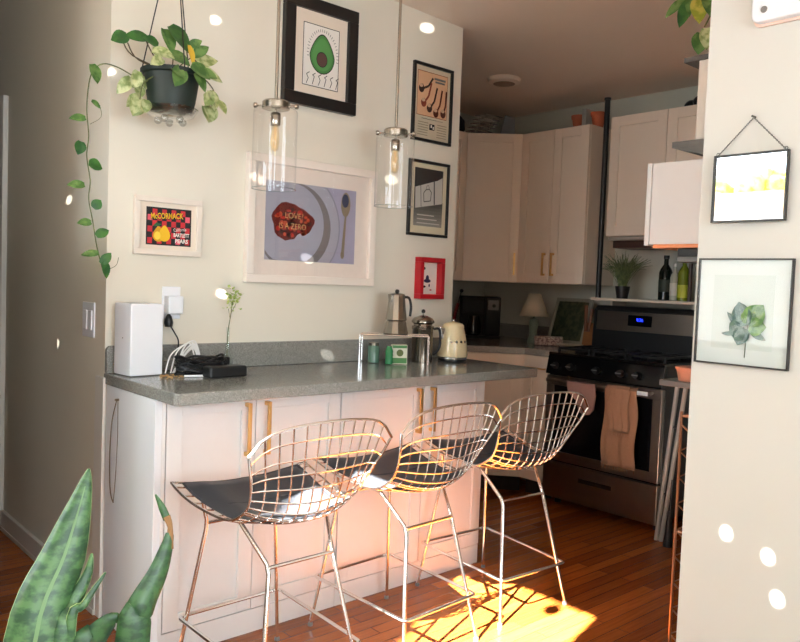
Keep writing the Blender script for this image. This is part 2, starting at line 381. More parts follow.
for i, (x, y, a, lb) in enumerate([(.227, -.827, .018, 'chrome wire bar stool with black pad, nearest the snake plant'),
                              (.79, -.787, .051, 'chrome wire bar stool in the middle of the three'),
                              (1.348, -.764, -.056, 'chrome wire bar stool nearest the stove')]):
    s = proto if i == 0 else copy_tree(proto)
    s.location = (x, y, 0); s.rotation_euler = (0, 0, a); s['label'] = lb

# ------------------------------------------------------------------ pictures on the main wall (plane y=0)
def frame_mb(a, b, c, d, w, y0, y1, ax='y'):
    """a..b horizontal, c..d vertical, bars w wide, depth y0(front)..y1(back)"""
    mb = MB()
    for (p, q, r, s) in ((a, b, d-w, d), (a, b, c, c+w), (a, a+w, c+w, d-w), (b-w, b, c+w, d-w)):
        if ax == 'y': mb.box((p, y0, r), (q, y1, s))
        else: mb.box((y0, p, r), (y1, q, s))
    return mb
class Art:
    """flat print on a wall facing -y; coordinates in 0..1 of the print"""
    def __init__(s, a, b, c, d, y): s.a, s.b, s.c, s.d, s.y = a, b, c, d, y; s.mb = MB(); s.mats = []; s.n = 0
    def mi(s, m):
        if m not in s.mats: s.mats.append(m)
        return s.mats.index(m)
    def P(s, u, v, k): return (s.a+(s.b-s.a)*u, s.y-k*.00025, s.c+(s.d-s.c)*v)
    def poly(s, pts, m): s.n += 1; s.mb.add([s.P(u, v, s.n) for u, v in pts], [tuple(range(len(pts)))], s.mi(m)); return s
    def rect(s, u0, v0, u1, v1, m): return s.poly([(u0, v0), (u1, v0), (u1, v1), (u0, v1)], m)
    def line(s, pts, w, m):
        """w in print-height units"""
        asp = (s.b-s.a)/(s.d-s.c); s.n += 1
        for (u0, v0), (u1, v1) in zip(pts, pts[1:]):
            dx, dy = (u1-u0)*asp, v1-v0; L = math.hypot(dx, dy) or 1; nx, ny = -dy/L*w/2/asp, dx/L*w/2
            s.mb.add([s.P(*q, s.n) for q in ((u0-nx, v0-ny), (u1-nx, v1-ny), (u1+nx, v1+ny), (u0+nx, v0+ny))], [(0, 1, 2, 3)], s.mi(m))
        return s
    def text(s, txt, u, v, size, m, rot=0, bold=0, sx=1):
        vs, fs = text_geo(txt, size*(s.d-s.c), bold*(s.d-s.c)); s.n += 1; cx, _, cz_ = s.P(u, v, 0); out = []
        for q in vs:
            x, z = q.x*sx*math.cos(rot)-q.y*math.sin(rot), q.x*sx*math.sin(rot)+q.y*math.cos(rot); out.append((cx+x, s.y-s.n*.00025, cz_+z))
        s.mb.add(out, fs, s.mi(m)); return s
    def build(s, name, parent): return s.mb.build(name, s.mats, parent)
def C(name, col, r=.6): return mat(name, col, r, var=.03)
RED, PINK, BLK, YEL = C('ink_red', (196, 40, 50)), C('ink_pink', (226, 90, 110)), C('ink_black', (20, 18, 20)), C('ink_yellow', (240, 190, 30))
WHT, GRN = C('ink_white', (238, 232, 224)), C('ink_green', (84, 148, 72))

# pear label
t = thing('framed_label', 'small white framed fruit crate label with yellow pears on red and black checks', 'picture', (.232, 0, 1.36))
frame_mb(.094, .368, 1.359, 1.58, .022, -.02, -.001).build('frame', mat('pale_wood_frame', (234, 222, 208), .5), t, bevel=.002)
B((.112, -.010, 1.377), (.352, -.004, 1.562)).build('mat_board', PAPER, t)
a = Art(.142, .325, 1.397, 1.540, -.0105)
a.rect(0, 0, 1, 1, BLK)
for i in range(9):
    for j in range(6):
        if (i+j) % 2 == 0: a.rect(.03+i*.104, .04+j*.152, .03+(i+1)*.104, .04+(j+1)*.152, PINK if (i, j) in ((0, 4), (8, 4), (6, 0)) else RED)
        a.n -= 1 if (i+j) % 2 == 0 else 0
a.n += 1
def pear(u, v, s): return [(u+s*.62*math.cos(q)*(1-.42*max(0, math.sin(q))**1.3), v+s*1.25*(math.sin(q)*(1.25 if math.sin(q) > 0 else .8))*.8) for q in [2*PI*k/26 for k in range(26)]]
a.poly(pear(.27, .25, .20), C('ink_amber', (214, 160, 20))).poly(pear(.40, .27, .21), YEL)
a.poly(ell(.245, .25, .07, .11, 18), C('ink_lemon', (250, 214, 70)))
a.poly([(.14, .50), (.22, .60), (.33, .56), (.26, .49)], C('ink_leaf', (40, 96, 52)))
a.text('McCORMACK', .455, .765, .215, BLK, .06, .008, .70).text('McCORMACK', .45, .78, .215, YEL, .06, .004, .69)
a.text('California', .74, .44, .12, WHT, .10, .0, .8).text('BARTLETT', .775, .29, .14, WHT, 0, .004, .70).text('PEARS', .78, .13, .15, WHT, 0, .004, .92)
a.build('print', t)

# plate picture
t = thing('framed_photograph', 'large white framed photo of a plate with red sauce letters and a spoon', 'picture', (.91, 0, 1.27))
frame_mb(.565, 1.25, 1.267, 1.803, .035, -.032, -.001).build('frame', mat('white_frame', (240, 228, 216), .35, var=.01), t, bevel=.003)
B((.59, -.013, 1.29), (1.225, -.006, 1.78)).build('mat_board', mat('mat_board_warm', (238, 222, 210), .8), t)
a = Art(.658, 1.139, 1.365, 1.700, -.0135)
LIL = C('photo_lilac', (168, 162, 184)); a.rect(0, 0, 1, 1, LIL)
def clip(pts): return [(min(1, max(0, u)), min(1, max(0, v))) for u, v in pts]
a.poly(clip(ell(.28, .44, .54, .78, 40)), C('photo_plate_rim', (148, 144, 156))).poly(clip(ell(.28, .44, .525, .755, 40)), C('photo_plate', (172, 168, 180)))
a.poly(clip(ell(.31, .44, .40, .57, 36)), C('photo_plate_shade', (126, 118, 118))).poly(clip(ell(.27, .47, .36, .53, 36)), C('photo_plate_in', (164, 162, 176)))
rr = random.Random(3); bl = []
for k in range(30):
    q = 2*PI*k/30; e = 1+.06*math.sin(3*q+1)+.04*math.sin(7*q)-(.16 if 4.6 < q < 5.4 else 0)
    bl.append((.285+.225*e*math.cos(q), .50+.25*e*math.sin(q)*(1.0 if math.cos(q) < .2 else .85)))
a.poly(bl, C('sauce_dark', (104, 26, 22), .3))
for k in range(60):
    q = rr.random()*2*PI; d = math.sqrt(rr.random())*.88; a.poly(ell(.285+.21*d*math.cos(q), .49+.2*d*math.sin(q), .012+rr.random()*.018, .015+rr.random()*.02, 8), [C('sauce_red', (176, 38, 30), .3), C('sauce_brown', (70, 26, 22), .3), C('sauce_orange', (190, 72, 44), .3)][k % 3]); a.n -= 1
a.n += 1; PAS = C('pasta', (230, 176, 110))
a.text('LOVE?', .30, .575, .105, PAS, 0, -.0015, 1.0).text('IS A ZERO', .285, .44, .105, PAS, 0, -.0015, .9)
SP = C('spoon_photo', (150, 130, 108), .3); SPD = C('spoon_photo_dark', (70, 72, 96), .3)
a.poly(ell(.875, .80, .055, .165, 24), SP).poly(ell(.87, .85, .04, .09, 18), SPD).poly([(.868, .66), (.888, .66), (.872, .12), (.835, .12)], SP).poly(ell(.852, .12, .022, .055, 12), SP)
a.build('print', t)
MB().add([(.6, -.022, 1.302), (1.215, -.022, 1.302), (1.215, -.022, 1.768), (.6, -.022, 1.768)], [(0, 1, 2, 3)]).build('glass_pane', GLF, t)

# avocado
t = thing('framed_print', 'large black framed print of a green avocado, highest on the wall', 'picture', (.915, 0, 2.036))
frame_mb(.722, 1.11, 2.036, 2.498, .052, -.03, -.001).build('frame', FRAMEB, t, bevel=.003)
B((.76, -.013, 2.07), (1.072, -.006, 2.462)).build('mat_board', PAPER, t)
a = Art(.823, 1.013, 2.128, 2.392, -.0135)
a.rect(0, 0, 1, 1, WHT); a.line([(0, 0), (1, 0), (1, 1), (0, 1), (0, 0)], .012, BLK)
def avo(s): return [(.53+s*.335*math.cos(q)*(1-.33*max(0, math.sin(q))), .52+s*.30*math.sin(q)*(1.12 if math.sin(q) > 0 else .93)) for q in [2*PI*k/32 for k in range(32)]]
a.poly(avo(1.06), BLK).poly(avo(1), C('avo_green', (70, 128, 66))).poly(avo(.86), C('avo_flesh', (84, 146, 78))).poly(ell(.52, .46, .155, .125), BLK).poly(ell(.52, .46, .14, .112), C('avo_pit', (92, 64, 58)))
for k in range(26):
    q = -.15+k*(PI+.3)/25
    a.line([(.53+.40*math.cos(q), .53+.375*math.sin(q)), (.53+.455*math.cos(q), .53+.42*math.sin(q))], .008, BLK)
for k in range(6):
    u = .08+k*.165; a.line([(u, .02), (u+.05, .11+.04*(k % 2)), (u+.0, .17), (u+.08, .21)], .012, BLK)
a.build('print', t)

# pipes
t = thing('framed_advert', 'black framed advert showing a fan of brown smoking pipes', 'picture', (1.605, 0, 1.992))
frame_mb(1.47, 1.74, 1.99, 2.37, .014, -.018, -.001).build('frame', FRAMEB, t, bevel=.002)
a = Art(1.482, 1.728, 2.002, 2.358, -.006)
a.rect(0, 0, 1, 1, C('poster_buff', (214, 198, 172))).rect(.08, .32, .92, .93, C('poster_rust', (150, 74, 46))).rect(.09, .328, .91, .922, C('poster_peach', (226, 178, 140)))
PB = C('pipe_brown', (96, 40, 26), .35); PR = C('pipe_red', (140, 54, 36), .35); PD = C('pipe_dark', (52, 28, 24), .35)
for (u, v, u2, v2, m) in ((.19, .69, .50, .86, PD), (.26, .50, .46, .79, PR), (.42, .44, .62, .74, PD), (.60, .39, .76, .72, PB), (.80, .40, .88, .72, PB)):
    mx_ = (u*.45+u2*.55+.02, v*.55+v2*.45-.03)
    a.line([(u, v-.015), mx_, (u2, v2)], .03, m); a.poly(ell(u, v, .075, .062, 16), m); a.poly(ell(u-.012, v+.035, .05, .025, 12), C('pipe_rim', (206, 170, 140)))
a.rect(.52, .84, .84, .87, C('poster_grey', (120, 120, 116))).rect(.55, .80, .82, .825, C('poster_grey', (120, 120, 116)))
a.rect(.43, .14, .57, .22, BLK).rect(.46, .17, .50, .21, WHT).rect(.52, .15, .55, .19, WHT)
a.rect(.2, .275, .8, .287, C('poster_grey', (120, 120, 116)))
for k in range(6):
    a.rect(.10, .05+k*.034, .38, .06+k*.034, C('poster_text', (160, 146, 124))).rect(.63, .05+k*.034, .90, .06+k*.034, C('poster_text', (160, 146, 124)))
a.build('print', t)
MB().add([(1.484, -.012, 2.004), (1.726, -.012, 2.004), (1.726, -.012, 2.356), (1.484, -.012, 2.356)], [(0, 1, 2, 3)]).build('glass_pane', GLF, t)

# perfume advert
t = thing('framed_advert', 'black framed grey advert with a white box and bottle outline, under the pipes', 'picture', (1.605, 0, 1.525))
frame_mb(1.465, 1.74, 1.525, 1.898, .014, -.018, -.001).build('frame', FRAMEB, t, bevel=.002)
B((1.478, -.008, 1.538), (1.727, -.004, 1.885)).build('mat_board', mat('aged_mat', (224, 210, 180), .8), t)
a = Art(1.505, 1.70, 1.575, 1.86, -.0085)
a.rect(0, 0, 1, 1, C('ad_dark', (44, 42, 42)))
for k in range(8): a.rect(0, .055*k, 1, .055*(k+1), C('ad_grey%d' % k, (150-10*k, 144-10*k, 136-10*k)))
a.poly([(.04, .30), (.98, .42), (.97, .88), (.80, .82), (.02, .66)], C('ad_box', (196, 190, 182)))
a.line([(.24, .33), (.20, .72)], .012, BLK).line([(.70, .39), (.67, .81)], .03, C('ad_band', (80, 78, 76)))
a.line([(.33, .42), (.56, .45), (.58, .60), (.50, .65), (.38, .63), (.31, .57), (.33, .42)], .016, C('ad_ink', (70, 68, 66))).line([(.40, .64), (.41, .70), (.48, .71), (.50, .65)], .014, C('ad_ink', (70, 68, 66)))
for k in range(3): a.rect(.1, .04+.07*k, .9-.1*k, .06+.07*k, C('ad_line', (196, 188, 176)))
a.build('print', t)
MB().add([(1.481, -.012, 1.54), (1.725, -.012, 1.54), (1.725, -.012, 1.883), (1.481, -.012, 1.883)], [(0, 1, 2, 3)]).build('glass_pane', GLF, t)

# red box frame
t = thing('shadow_box_frame', 'small deep red box frame with blue shapes on white', 'picture', (1.607, 0, 1.213))
RF = mat('red_lacquer', (178, 14, 30), .35)
frame_mb(1.535, 1.705, 1.213, 1.42, .024, -.045, -.001).build('frame', RF, t, bevel=.002)
a = Art(1.557, 1.683, 1.235, 1.398, -.008)
NV = C('ink_navy', (30, 36, 74)); a.rect(0, 0, 1, 1, WHT)
a.poly(ell(.28, .80, .08, .045, 12), C('ink_teal', (30, 60, 60))).poly(ell(.47, .42, .19, .06, 16), NV).poly(ell(.47, .50, .09, .10, 12), NV).poly(ell(.27, .24, .13, .04, 10), BLK).poly(ell(.58, .28, .04, .05, 10), NV).poly(ell(.66, .14, .07, .02, 10), RED).poly(ell(.18, .67, .10, .015, 8), C('ink_rust', (120, 60, 50)))
a.build('print', t)

# ------------------------------------------------------------------ pendants
def make_pendant():
    t = thing('pendant_lamp', 'x', 'pendant lamp', world=False, group='glass cylinder pendants over the peninsula')
    zc = cz(.8)-1.93     # local z=0 is the underside of the cap
    MB().tube([(0, 0, .0), (0, 0, zc-.02)], .0065, 10).build('rod', NICKEL, t, smooth=True)
    MB().lathe([(.06, zc-.03), (.06, zc+.02)], n=28).build('canopy', NICKEL, t, bevel=.004)
    cap = MB().lathe([(.001, .030), (.046, .030), (.052, .024), (.052, .0), (.044, -.002), (.001, -.002)], n=32).build('cap', NICKEL, t, smooth=True)
    for s in (-1, 1):
        k = MB(); M = Matrix.Translation((.0, 0, .012)) @ Matrix.Rotation(-.73, 4, 'Z') @ Matrix.Rotation(s*PI/2, 4, 'Y')
        k.lathe([(.004, .05), (.004, .07), (.010, .072), (.011, .082), (.006, .086), (.001, .086)], n=14, M=M); k.build('thumb_screw', NICKEL, cap, smooth=True)
    MB().lathe([(.001, -.062), (.017, -.062), (.019, -.058), (.019, -.018), (.016, -.014), (.004, -.012), (.004, .0)][::-1], n=20).lathe([(.004, -.0), (.004, -.03)], n=8).build('socket', NICKEL, t, smooth=True)
    R = .083
    g = MB().lathe([(.050, .002), (.074, -.001), (.081, -.006), (R, -.014), (R, -.30)], n=48)
    g.f = g.f[:-2]; g.m = g.m[:-2]
    g.build('glass_shade', GL, t, smooth=True)
    MB().tube([(R*math.cos(2*PI*k/40), R*math.sin(2*PI*k/40), -.30) for k in range(40)], .0018, 6, closed=True).build('glass_rim', glass('rim_glass', (.9, .95, .95), 2.5), t, smooth=True)
    b = MB().lathe([(.011, -.062), (.013, -.075), (.0165, -.095), (.017, -.13), (.013, -.15), (.005, -.158), (.0005, -.159)], n=20); b.f = b.f[:-1] if len(b.f[-1]) > 4 else b.f; b.m = b.m[:len(b.f)]
    b.build('bulb', glass('bulb_glass', (1, .93, .78), 1.5), t, smooth=True)
    fl = MB()
    for k in range(4):
        q = k*PI/2; fl.tube([(.003*math.cos(q), .003*math.sin(q), -.066), (.007*math.cos(q), .007*math.sin(q), -.145)], .0007, 5)
    fl.build('filament', mat('filament_gold', (240, 190, 110), .4, .6), t)
    return t
pn = make_pendant()
for i, (x, y, z, lb) in enumerate(((.514, -.3, 1.925, 'glass cylinder pendant lamp in front of the large plate photo'), (1.118, -.3, 1.915, 'glass cylinder pendant lamp in front of the two framed adverts'))):
    p = pn if i == 0 else copy_tree(pn); p.location = (x, y, z); p['label'] = lb

# ------------------------------------------------------------------ leaves
def leaf(mb, base, tip, width, up=(0, 0, 1), m=0, curl=.15, heart=True, n=6):
    base, tip = Vector(base), Vector(tip); d = tip-base; L = d.length; d.normalize(); upv = Vector(up)
    s = d.cross(upv)
    if s.length < .1: s = d.cross(Vector((0, 1, 0)))
    s.normalize(); nn = s.cross(d).normalized(); rows = []
    for i in range(n+1):
        q = i/n
        w = width*.5*(math.sin(PI*min(1, q*.86+.14))**.8 if heart else math.sin(PI*min(1, q*.92+.06))**.9)
        if i == n: w = .0005
        c = base+d*L*q-nn*curl*L*q*q; rows.append([c-s*w+nn*w*.25, c, c+s*w+nn*w*.25])
    mb.grid(rows, m)
LG = leafmat('pothos_green', (66, 106, 48), (112, 146, 80), 30); LV = leafmat('pothos_pale', (134, 152, 88), (196, 202, 150), 45); LD = leafmat('pothos_dark', (40, 88, 40), (62, 112, 48))
LY = mat('yellow_leaf', (226, 186, 60), .5); STEM = mat('stem_green', (92, 100, 52), .6); STEMB = mat('stem_brown', (84, 72, 50), .6)

# hanging pothos
PX, PY = .143, -.20
t = thing('hanging_pothos', 'trailing pothos in a dark green hanging pot at the wall corner', 'potted plant', (PX, PY, 1.86))
GP = mat('dark_green_pot', (20, 36, 32), .55)
MB().lathe([(.001, 1.868), (.075, 1.868), (.083, 1.90), (.096, 1.985), (.108, 1.988), (.108, 2.003), (.10, 2.003), (.094, 1.99), (.001, 1.985)], (PX, PY, 0), 36).build('pot', GP, t, smooth=True)
MB().lathe([(.001, 1.835), (.05, 1.836), (.08, 1.85), (.095, 1.875), (.088, 1.876), (.075, 1.856), (.001, 1.846)], (PX, PY, 0), 30).build('saucer', glass('saucer_plastic', (.86, .86, .84), 2.5), t, smooth=True)
for k in range(5): MB().ball((PX+.045*math.cos(k*1.256), PY+.045*math.sin(k*1.256), 1.833), .014).build('saucer_foot', glass('saucer_plastic'), t, smooth=True)
hk = Vector((PX+.02, PY+.04, cz(.15)-.01))
for k in range(3):
    q = k*2.094+.5; MB().tube([(PX+.104*math.cos(q), PY+.104*math.sin(q), 2.0), hk-Vector((0, 0, .1))], .0022, 6).build('hanger_strand', BLACK, t, smooth=True)
MB().tube([hk-Vector((0, 0, .1)), hk], .004, 8).lathe([(.02, -.012), (.02, .0)], hk, 16).build('ceiling_hook', NICKEL, t)
rl = random.Random(11)
def pl(px, py_, z): return Vector((px, py_, z))
specs = []  # base, tip, width, mat
C0 = Vector((PX, PY, 2.0))
hand = [((-.02, -.2, 2.09), (-.075, -.2, 2.07), .055, LD), ((.05, -.2, 2.10), (-.03, -.205, 2.095), .05, LD), ((.085, -.21, 2.08), (.03, -.22, 2.10), .05, LD),
        ((.12, -.22, 2.155), (.19, -.25, 2.08), .085, LD), ((.10, -.22, 2.14), (.12, -.26, 2.06), .06, LG), ((.05, -.24, 2.05), (.115, -.28, 2.04), .06, LV), ((.10, -.24, 2.055), (.17, -.29, 2.025), .07, LG),
        ((.185, -.24, 2.10), (.195, -.27, 2.03), .028, LY), ((.195, -.22, 2.10), (.235, -.24, 2.13), .035, LG), ((.215, -.21, 2.05), (.315, -.22, 2.085), .055, LV), ((.225, -.22, 2.03), (.335, -.23, 2.01), .06, LV), ((.21, -.22, 2.07), (.27, -.23, 2.12), .04, LG),
        ((.13, -.30, 2.0), (.10, -.33, 1.93), .06, LG), ((.16, -.31, 2.01), (.23, -.33, 1.98), .07, LG), ((.17, -.32, 1.985), (.215, -.33, 1.93), .055, LG), ((.10, -.3, 1.99), (.125, -.335, 1.96), .055, LG), ((.20, -.30, 2.0), (.26, -.32, 1.99), .05, LG), ((.07, -.28, 2.02), (.02, -.31, 1.99), .04, LV)]
for b, tp, w, m in hand: specs.append((b, tp, w, m))
for k in range(10):
    b = Vector((-.005+.05*rl.random(), -.20+.05*rl.random()-.03, 1.88+.11*rl.random())); specs.append((b, b+Vector((rl.uniform(-.05, .03), rl.uniform(-.03, .0), -.04-.02*rl.random())), .045, LV))
for k in range(11):
    b = Vector((.265+.045*rl.random(), -.22+.05*rl.random()-.03, 1.89+.07*rl.random())); specs.append((b, b+Vector((rl.uniform(-.035, .04), rl.uniform(-.03, .0), -.04-.02*rl.random())), .045, LV))
vine_leaves = [((-.114, -.13, 1.99), (-.09, -.14, 1.93), .05, LG), ((-.112, -.13, 1.868), (-.08, -.135, 1.848), .026, LG), ((-.13, -.13, 1.805), (-.185, -.135, 1.80), .032, LG), ((-.145, -.13, 1.725), (-.155, -.14, 1.68), .042, LD), ((-.12, -.135, 1.655), (-.072, -.14, 1.645), .052, LD),
        ((-.13, -.13, 1.58), (-.188, -.135, 1.578), .034, LG), ((-.10, -.13, 1.505), (-.075, -.135, 1.535), .038, LD), ((-.105, -.13, 1.455), (-.153, -.135, 1.452), .032, LG), ((-.088, -.13, 1.41), (-.045, -.135, 1.435), .036, LD), ((-.078, -.13, 1.352), (-.138, -.135, 1.345), .028, LG), ((-.07, -.13, 1.315), (-.035, -.135, 1.355), .034, LD), ((-.06, -.13, 1.325), (-.045, -.135, 1.265), .036, LD)]
specs += vine_leaves
for b, tp, w, m in specs:
    mb = MB(); leaf(mb, b, tp, w, up=(.2, -.9, .5) if Vector(tp).z > 1.5 or True else (0, 0, 1)); mb.build('leaf', m, t, smooth=True)
st = MB()
for q in ([C0, (.08, -.2, 2.04), (.04, -.2, 2.10)], [C0, (.0, -.2, 2.03), (-.04, -.2, 2.08)], [C0, (.02, -.2, 2.02), (-.02, -.2, 2.07)], [C0, (.14, -.22, 2.12)], [C0, (.2, -.22, 2.06), (.23, -.22, 2.05)], [C0, (.25, -.2, 2.01), (.30, -.21, 1.97), (.29, -.22, 1.93)]):
    st.tube(catmull(q, 5), .0022, 6)
st.build('stem', STEMB, t, smooth=True)
vn = [(.10, -.2, 1.99), (.045, -.2, 1.95), (.035, -.15, 1.97), (-.023, -.125, 2.0), (-.076, -.12, 2.0), (-.112, -.12, 1.955), (-.124, -.12, 1.849), (-.116, -.12, 1.751), (-.121, -.12, 1.68), (-.108, -.12, 1.598), (-.112, -.12, 1.536), (-.097, -.12, 1.461), (-.08, -.12, 1.369), (-.056, -.12, 1.285)]
vm = MB().tube(catmull(vn, 6), .0021, 6)
vm.tube(catmull([(.10, -.2, 1.99), (.05, -.24, 1.96), (.02, -.24, 1.93), (.015, -.23, 1.88)], 5), .002, 6)
vm.tube(catmull([(-.08, -.12, 1.86), (-.075, -.12, 1.82), (-.112, -.12, 1.79)], 4), .001, 5).tube(catmull([(-.056, -.12, 1.29), (-.01, -.11, 1.31), (.0, -.11, 1.34)], 4), .001, 5)
vm.build('vine', STEM, t, smooth=True)

# ------------------------------------------------------------------ unseen furniture, added to shape the room's light
tag(B((-.55, -4.7, .0), (.42, -1.25, .012)).build('bounce_rug', mat('pale_grey_rug', (214, 214, 210), .95, var=.1, scale=120, bump=.5), None, bevel=.004), 'unseen pale grey rug, added to neutralise bounce light off the floor', 'rug')  # added out of view so the floor bounces less orange
t = thing('blocker_bookcase', 'unseen dark wooden shelf unit, added to block light from the lower hall wall', 'blocker_bookcase', (-.95, -.17, 0))  # added out of view as a light blocker for the hall
bk = MB()
for x in (-1.25, -.52): bk.box((x, -.32, 0), (x+.02, -.02, 1.5))
for z in (.05, .4, .75, 1.1, 1.48): bk.box((-1.23, -.32, z), (-.52, -.02, z+.02))
bk.box((-1.23, -.03, .07), (-.52, -.02, 1.48)); bk.build('case', mat('walnut', (82, 58, 42), .5, var=.15), t)
# ------------------------------------------------------------------ things on the wall / counter, left end
t = thing('light_switch', 'white double rocker switch plate on the hall wall beside the corner', 'light switch', (0, .16, 1.04))
B((-.006, .10, 1.037), (0, .22, 1.17)).build('plate', WHITEP, t, bevel=.002)
for k in range(2): B((-.011, .115+k*.05, 1.065), (-.005, .148+k*.05, 1.14)).build('rocker', WHITEP, t, bevel=.002)
t = thing('wall_outlet', 'white wall outlet with a plug adapter, above the router cables', 'outlet', (.26, 0, 1.12))
B((.215, -.006, 1.115), (.29, 0, 1.24)).build('plate', WHITEP, t, bevel=.002)
B((.222, -.048, 1.135), (.284, -.006, 1.205)).build('adapter', WHITEP, t, bevel=.005)
tag(MB().lathe([(.001, -.03), (.014, -.028), (.017, -.012), (.012, .01), (.005, .02)], (.225, -.045, 1.115), 14).tube(catmull([(.225, -.045, 1.10), (.25, -.05, 1.06), (.262, -.055, 1.03), (.25, -.07, .98), (.24, -.08, .935)], 6), .0028, 7).build('power_plug', BLACK, None, smooth=True),
    'black plug and cord hanging below the white outlet adapter', 'plug')
t = thing('router', 'tall white box-shaped router standing on the left end of the counter', 'router', (.105, -.09, .916))
M = Matrix.Translation((.088, -.092, 0)) @ Matrix.Rotation(.10, 4, 'Z')
MB().box((-.064, -.060, .918), (.064, .060, 1.178), 0, M).build('body', WHITEP, t, bevel=.004, seg=3)
MB().box((-.055, -.050, .9155), (.055, .050, .918), 0, M).build('base', RUBBER, t)
MB().box((-.0646, -.005, 1.05), (-.0638, .0, 1.055), 0, M).build('status_light', RUBBER, t)
# cables
wc = MB(); rr = random.Random(5)
for k in range(9):
    a0 = rr.uniform(-.012, .012)
    wc.tube(catmull([(.18+a0*2, -.17, .925), (.20+a0*2, -.17, .955+k*.006), (.245+a0, -.155, .995+k*.005), (.275+a0, -.15, 1.01+k*.003), (.295+a0, -.15, .97), (.285+a0*.5, -.155, .93)], 6), .0027, 6)
for k in range(6): wc.tube(catmull([(.205, -.175+k*.004, .925+k*.006), (.235, -.185, .935+k*.007), (.26, -.175, .925+k*.007), (.275, -.17, .95+k*.005)], 5), .0026, 6)
tag(wc.build('white_cable', mat('white_cable', (232, 230, 228), .45), None, smooth=True), 'tangle of thin white cables beside the router', 'cable')
gc = MB().tube(catmull([(.178, -.04, .95), (.20, -.07, .96), (.24, -.10, .975), (.27, -.10, 1.0), (.25, -.12, .96), (.22, -.15, .93)], 6), .002, 6)
tag(gc.build('grey_cable', mat('grey_cable', (150, 140, 124), .5), None, smooth=True), 'thin grey cable running behind the router to the tangle', 'cable')
tag(MB().tube(catmull([(.20, -.235, .920), (.26, -.255, .920), (.32, -.262, .921)], 5), .0042, 8).build('flat_cable', WHITEP, None, smooth=True), 'short white cord lying in front of the cable pile', 'cable')
tag(MB().tube([(.318, -.262, .9215), (.345, -.266, .9215)], .005, 8).build('cable_tip', mat('green_plastic', (60, 150, 80), .5), None, smooth=True), 'small green plug tip at the end of the white cord', 'plug')
M = Matrix.Translation((.342, -.165, .916)) @ Matrix.Rotation(.10, 4, 'Z')
tag(MB().box((-.07, -.028, 0), (.07, .028, .062), 0, M).build('power_adapter', BLACK, None, bevel=.006), 'black power brick at the back of the cable pile', 'power adapter')
M = Matrix.Translation((.335, -.285, .916)) @ Matrix.Rotation(.02, 4, 'Z')
tag(MB().box((-.075, -.03, 0), (.08, .03, .042), 0, M).build('power_adapter', BLACK, None, bevel=.007), 'black power brick at the front of the cable pile', 'power adapter')
bc = MB(); rr = random.Random(9)
for k in range(10):
    pts = []; ph = rr.random()*6
    for j in range(15):
        q = 2*PI*j/14; pts.append((.272+.095*math.cos(q+ph)+.010*rr.uniform(-1, 1), -.228+.022*math.sin(q+ph)+rr.uniform(-.004, .004), .938+.045*(k/10)+.015*math.sin(2*q+k)))
    bc.tube(catmull(pts, 3), .0044, 6)
tag(bc.build('black_cable', BLACK, None, smooth=True), 'coiled black power cord heaped on the power bricks', 'cable')
cr = MB(); rr = random.Random(2)
for k in range(34):
    x, y = rr.uniform(.11, .20), rr.uniform(-.26, -.185); a = rr.random()*3; L = rr.uniform(.006, .02)
    cr.tube([(x, y, .9165+rr.random()*.005), (x+L*math.cos(a), y+L*math.sin(a), .918+rr.random()*.006)], .0018, 5)
tag(cr.build('twine_scraps', mat('straw', (178, 142, 96), .8), None), 'scraps of tan twine lying in front of the router', 'twine', kind='stuff')
# bud vase
t = thing('bud_vase', 'slim clear bud vase with one pale green flower sprig', 'vase', (.455, -.09, .916))
v = MB().lathe([(.018, .916), (.021, .93), (.02, .96), (.009, .99), (.006, 1.03), (.006, 1.08), (.008, 1.085)], (.455, -.09, 0), 20); v.f = v.f[:-1]; v.m = v.m[:-1]
v.build('glass_body', glass('vase_glass', (.93, .97, .96), 1.5), t, smooth=True)
MB().tube(catmull([(.455, -.09, .93), (.453, -.09, 1.0), (.455, -.09, 1.07), (.463, -.092, 1.13), (.470, -.093, 1.19)], 5), .0016, 6).tube([(.461, -.092, 1.12), (.452, -.094, 1.16)], .001, 5).tube([(.464, -.092, 1.14), (.485, -.094, 1.18)], .001, 5).build('stem', STEM, t, smooth=True)
fl = MB(); rr = random.Random(4)
for k in range(80):
    c = Vector((.470+rr.gauss(0, .016), -.093+rr.gauss(0, .010), 1.192+rr.gauss(0, .024))); leaf(fl, c, c+Vector((rr.uniform(-.012, .012), rr.uniform(-.01, .004), rr.uniform(-.004, .016))), .013, n=3)
fl.build('blossom', leafmat('sprig', (150, 176, 76), (206, 214, 130), 90), t)

# ------------------------------------------------------------------ coffee corner on the counter
t = thing('wire_shelf_riser', 'chrome wire shelf riser holding the coffee pots and jars', 'shelf riser', (1.29, -.17, .916))
A_, B_, C_, D_ = (1.19, -.03), (1.42, -.235), (1.335, -.33), (1.10, -.125)
zt = 1.049; mb = MB()
mb.tube([(*q, zt) for q in (A_, B_, C_, D_)], .0032, 7, closed=True)
for k in range(1, 15):
    q = k/15; mb.tube([(A_[0]+(B_[0]-A_[0])*q, A_[1]+(B_[1]-A_[1])*q, zt), (D_[0]+(C_[0]-D_[0])*q, D_[1]+(C_[1]-D_[1])*q, zt)], .0016, 5)
for q in (.33, .66): mb.tube([(A_[0]+(D_[0]-A_[0])*q, A_[1]+(D_[1]-A_[1])*q, zt-.003), (B_[0]+(C_[0]-B_[0])*q, B_[1]+(C_[1]-B_[1])*q, zt-.003)], .0026, 6)
mb.build('wire_deck', CHROME, t, smooth=True)
for q in (A_, B_, C_, D_): MB().tube([(*q, zt), (*q, .9165)], .003, 7).build('leg', CHROME, t, smooth=True)
for p, q in ((A_, D_), (B_, C_)): MB().tube([(*p, .9195), (*q, .9195)], .003, 7).build('foot_rail', CHROME, t, smooth=True)
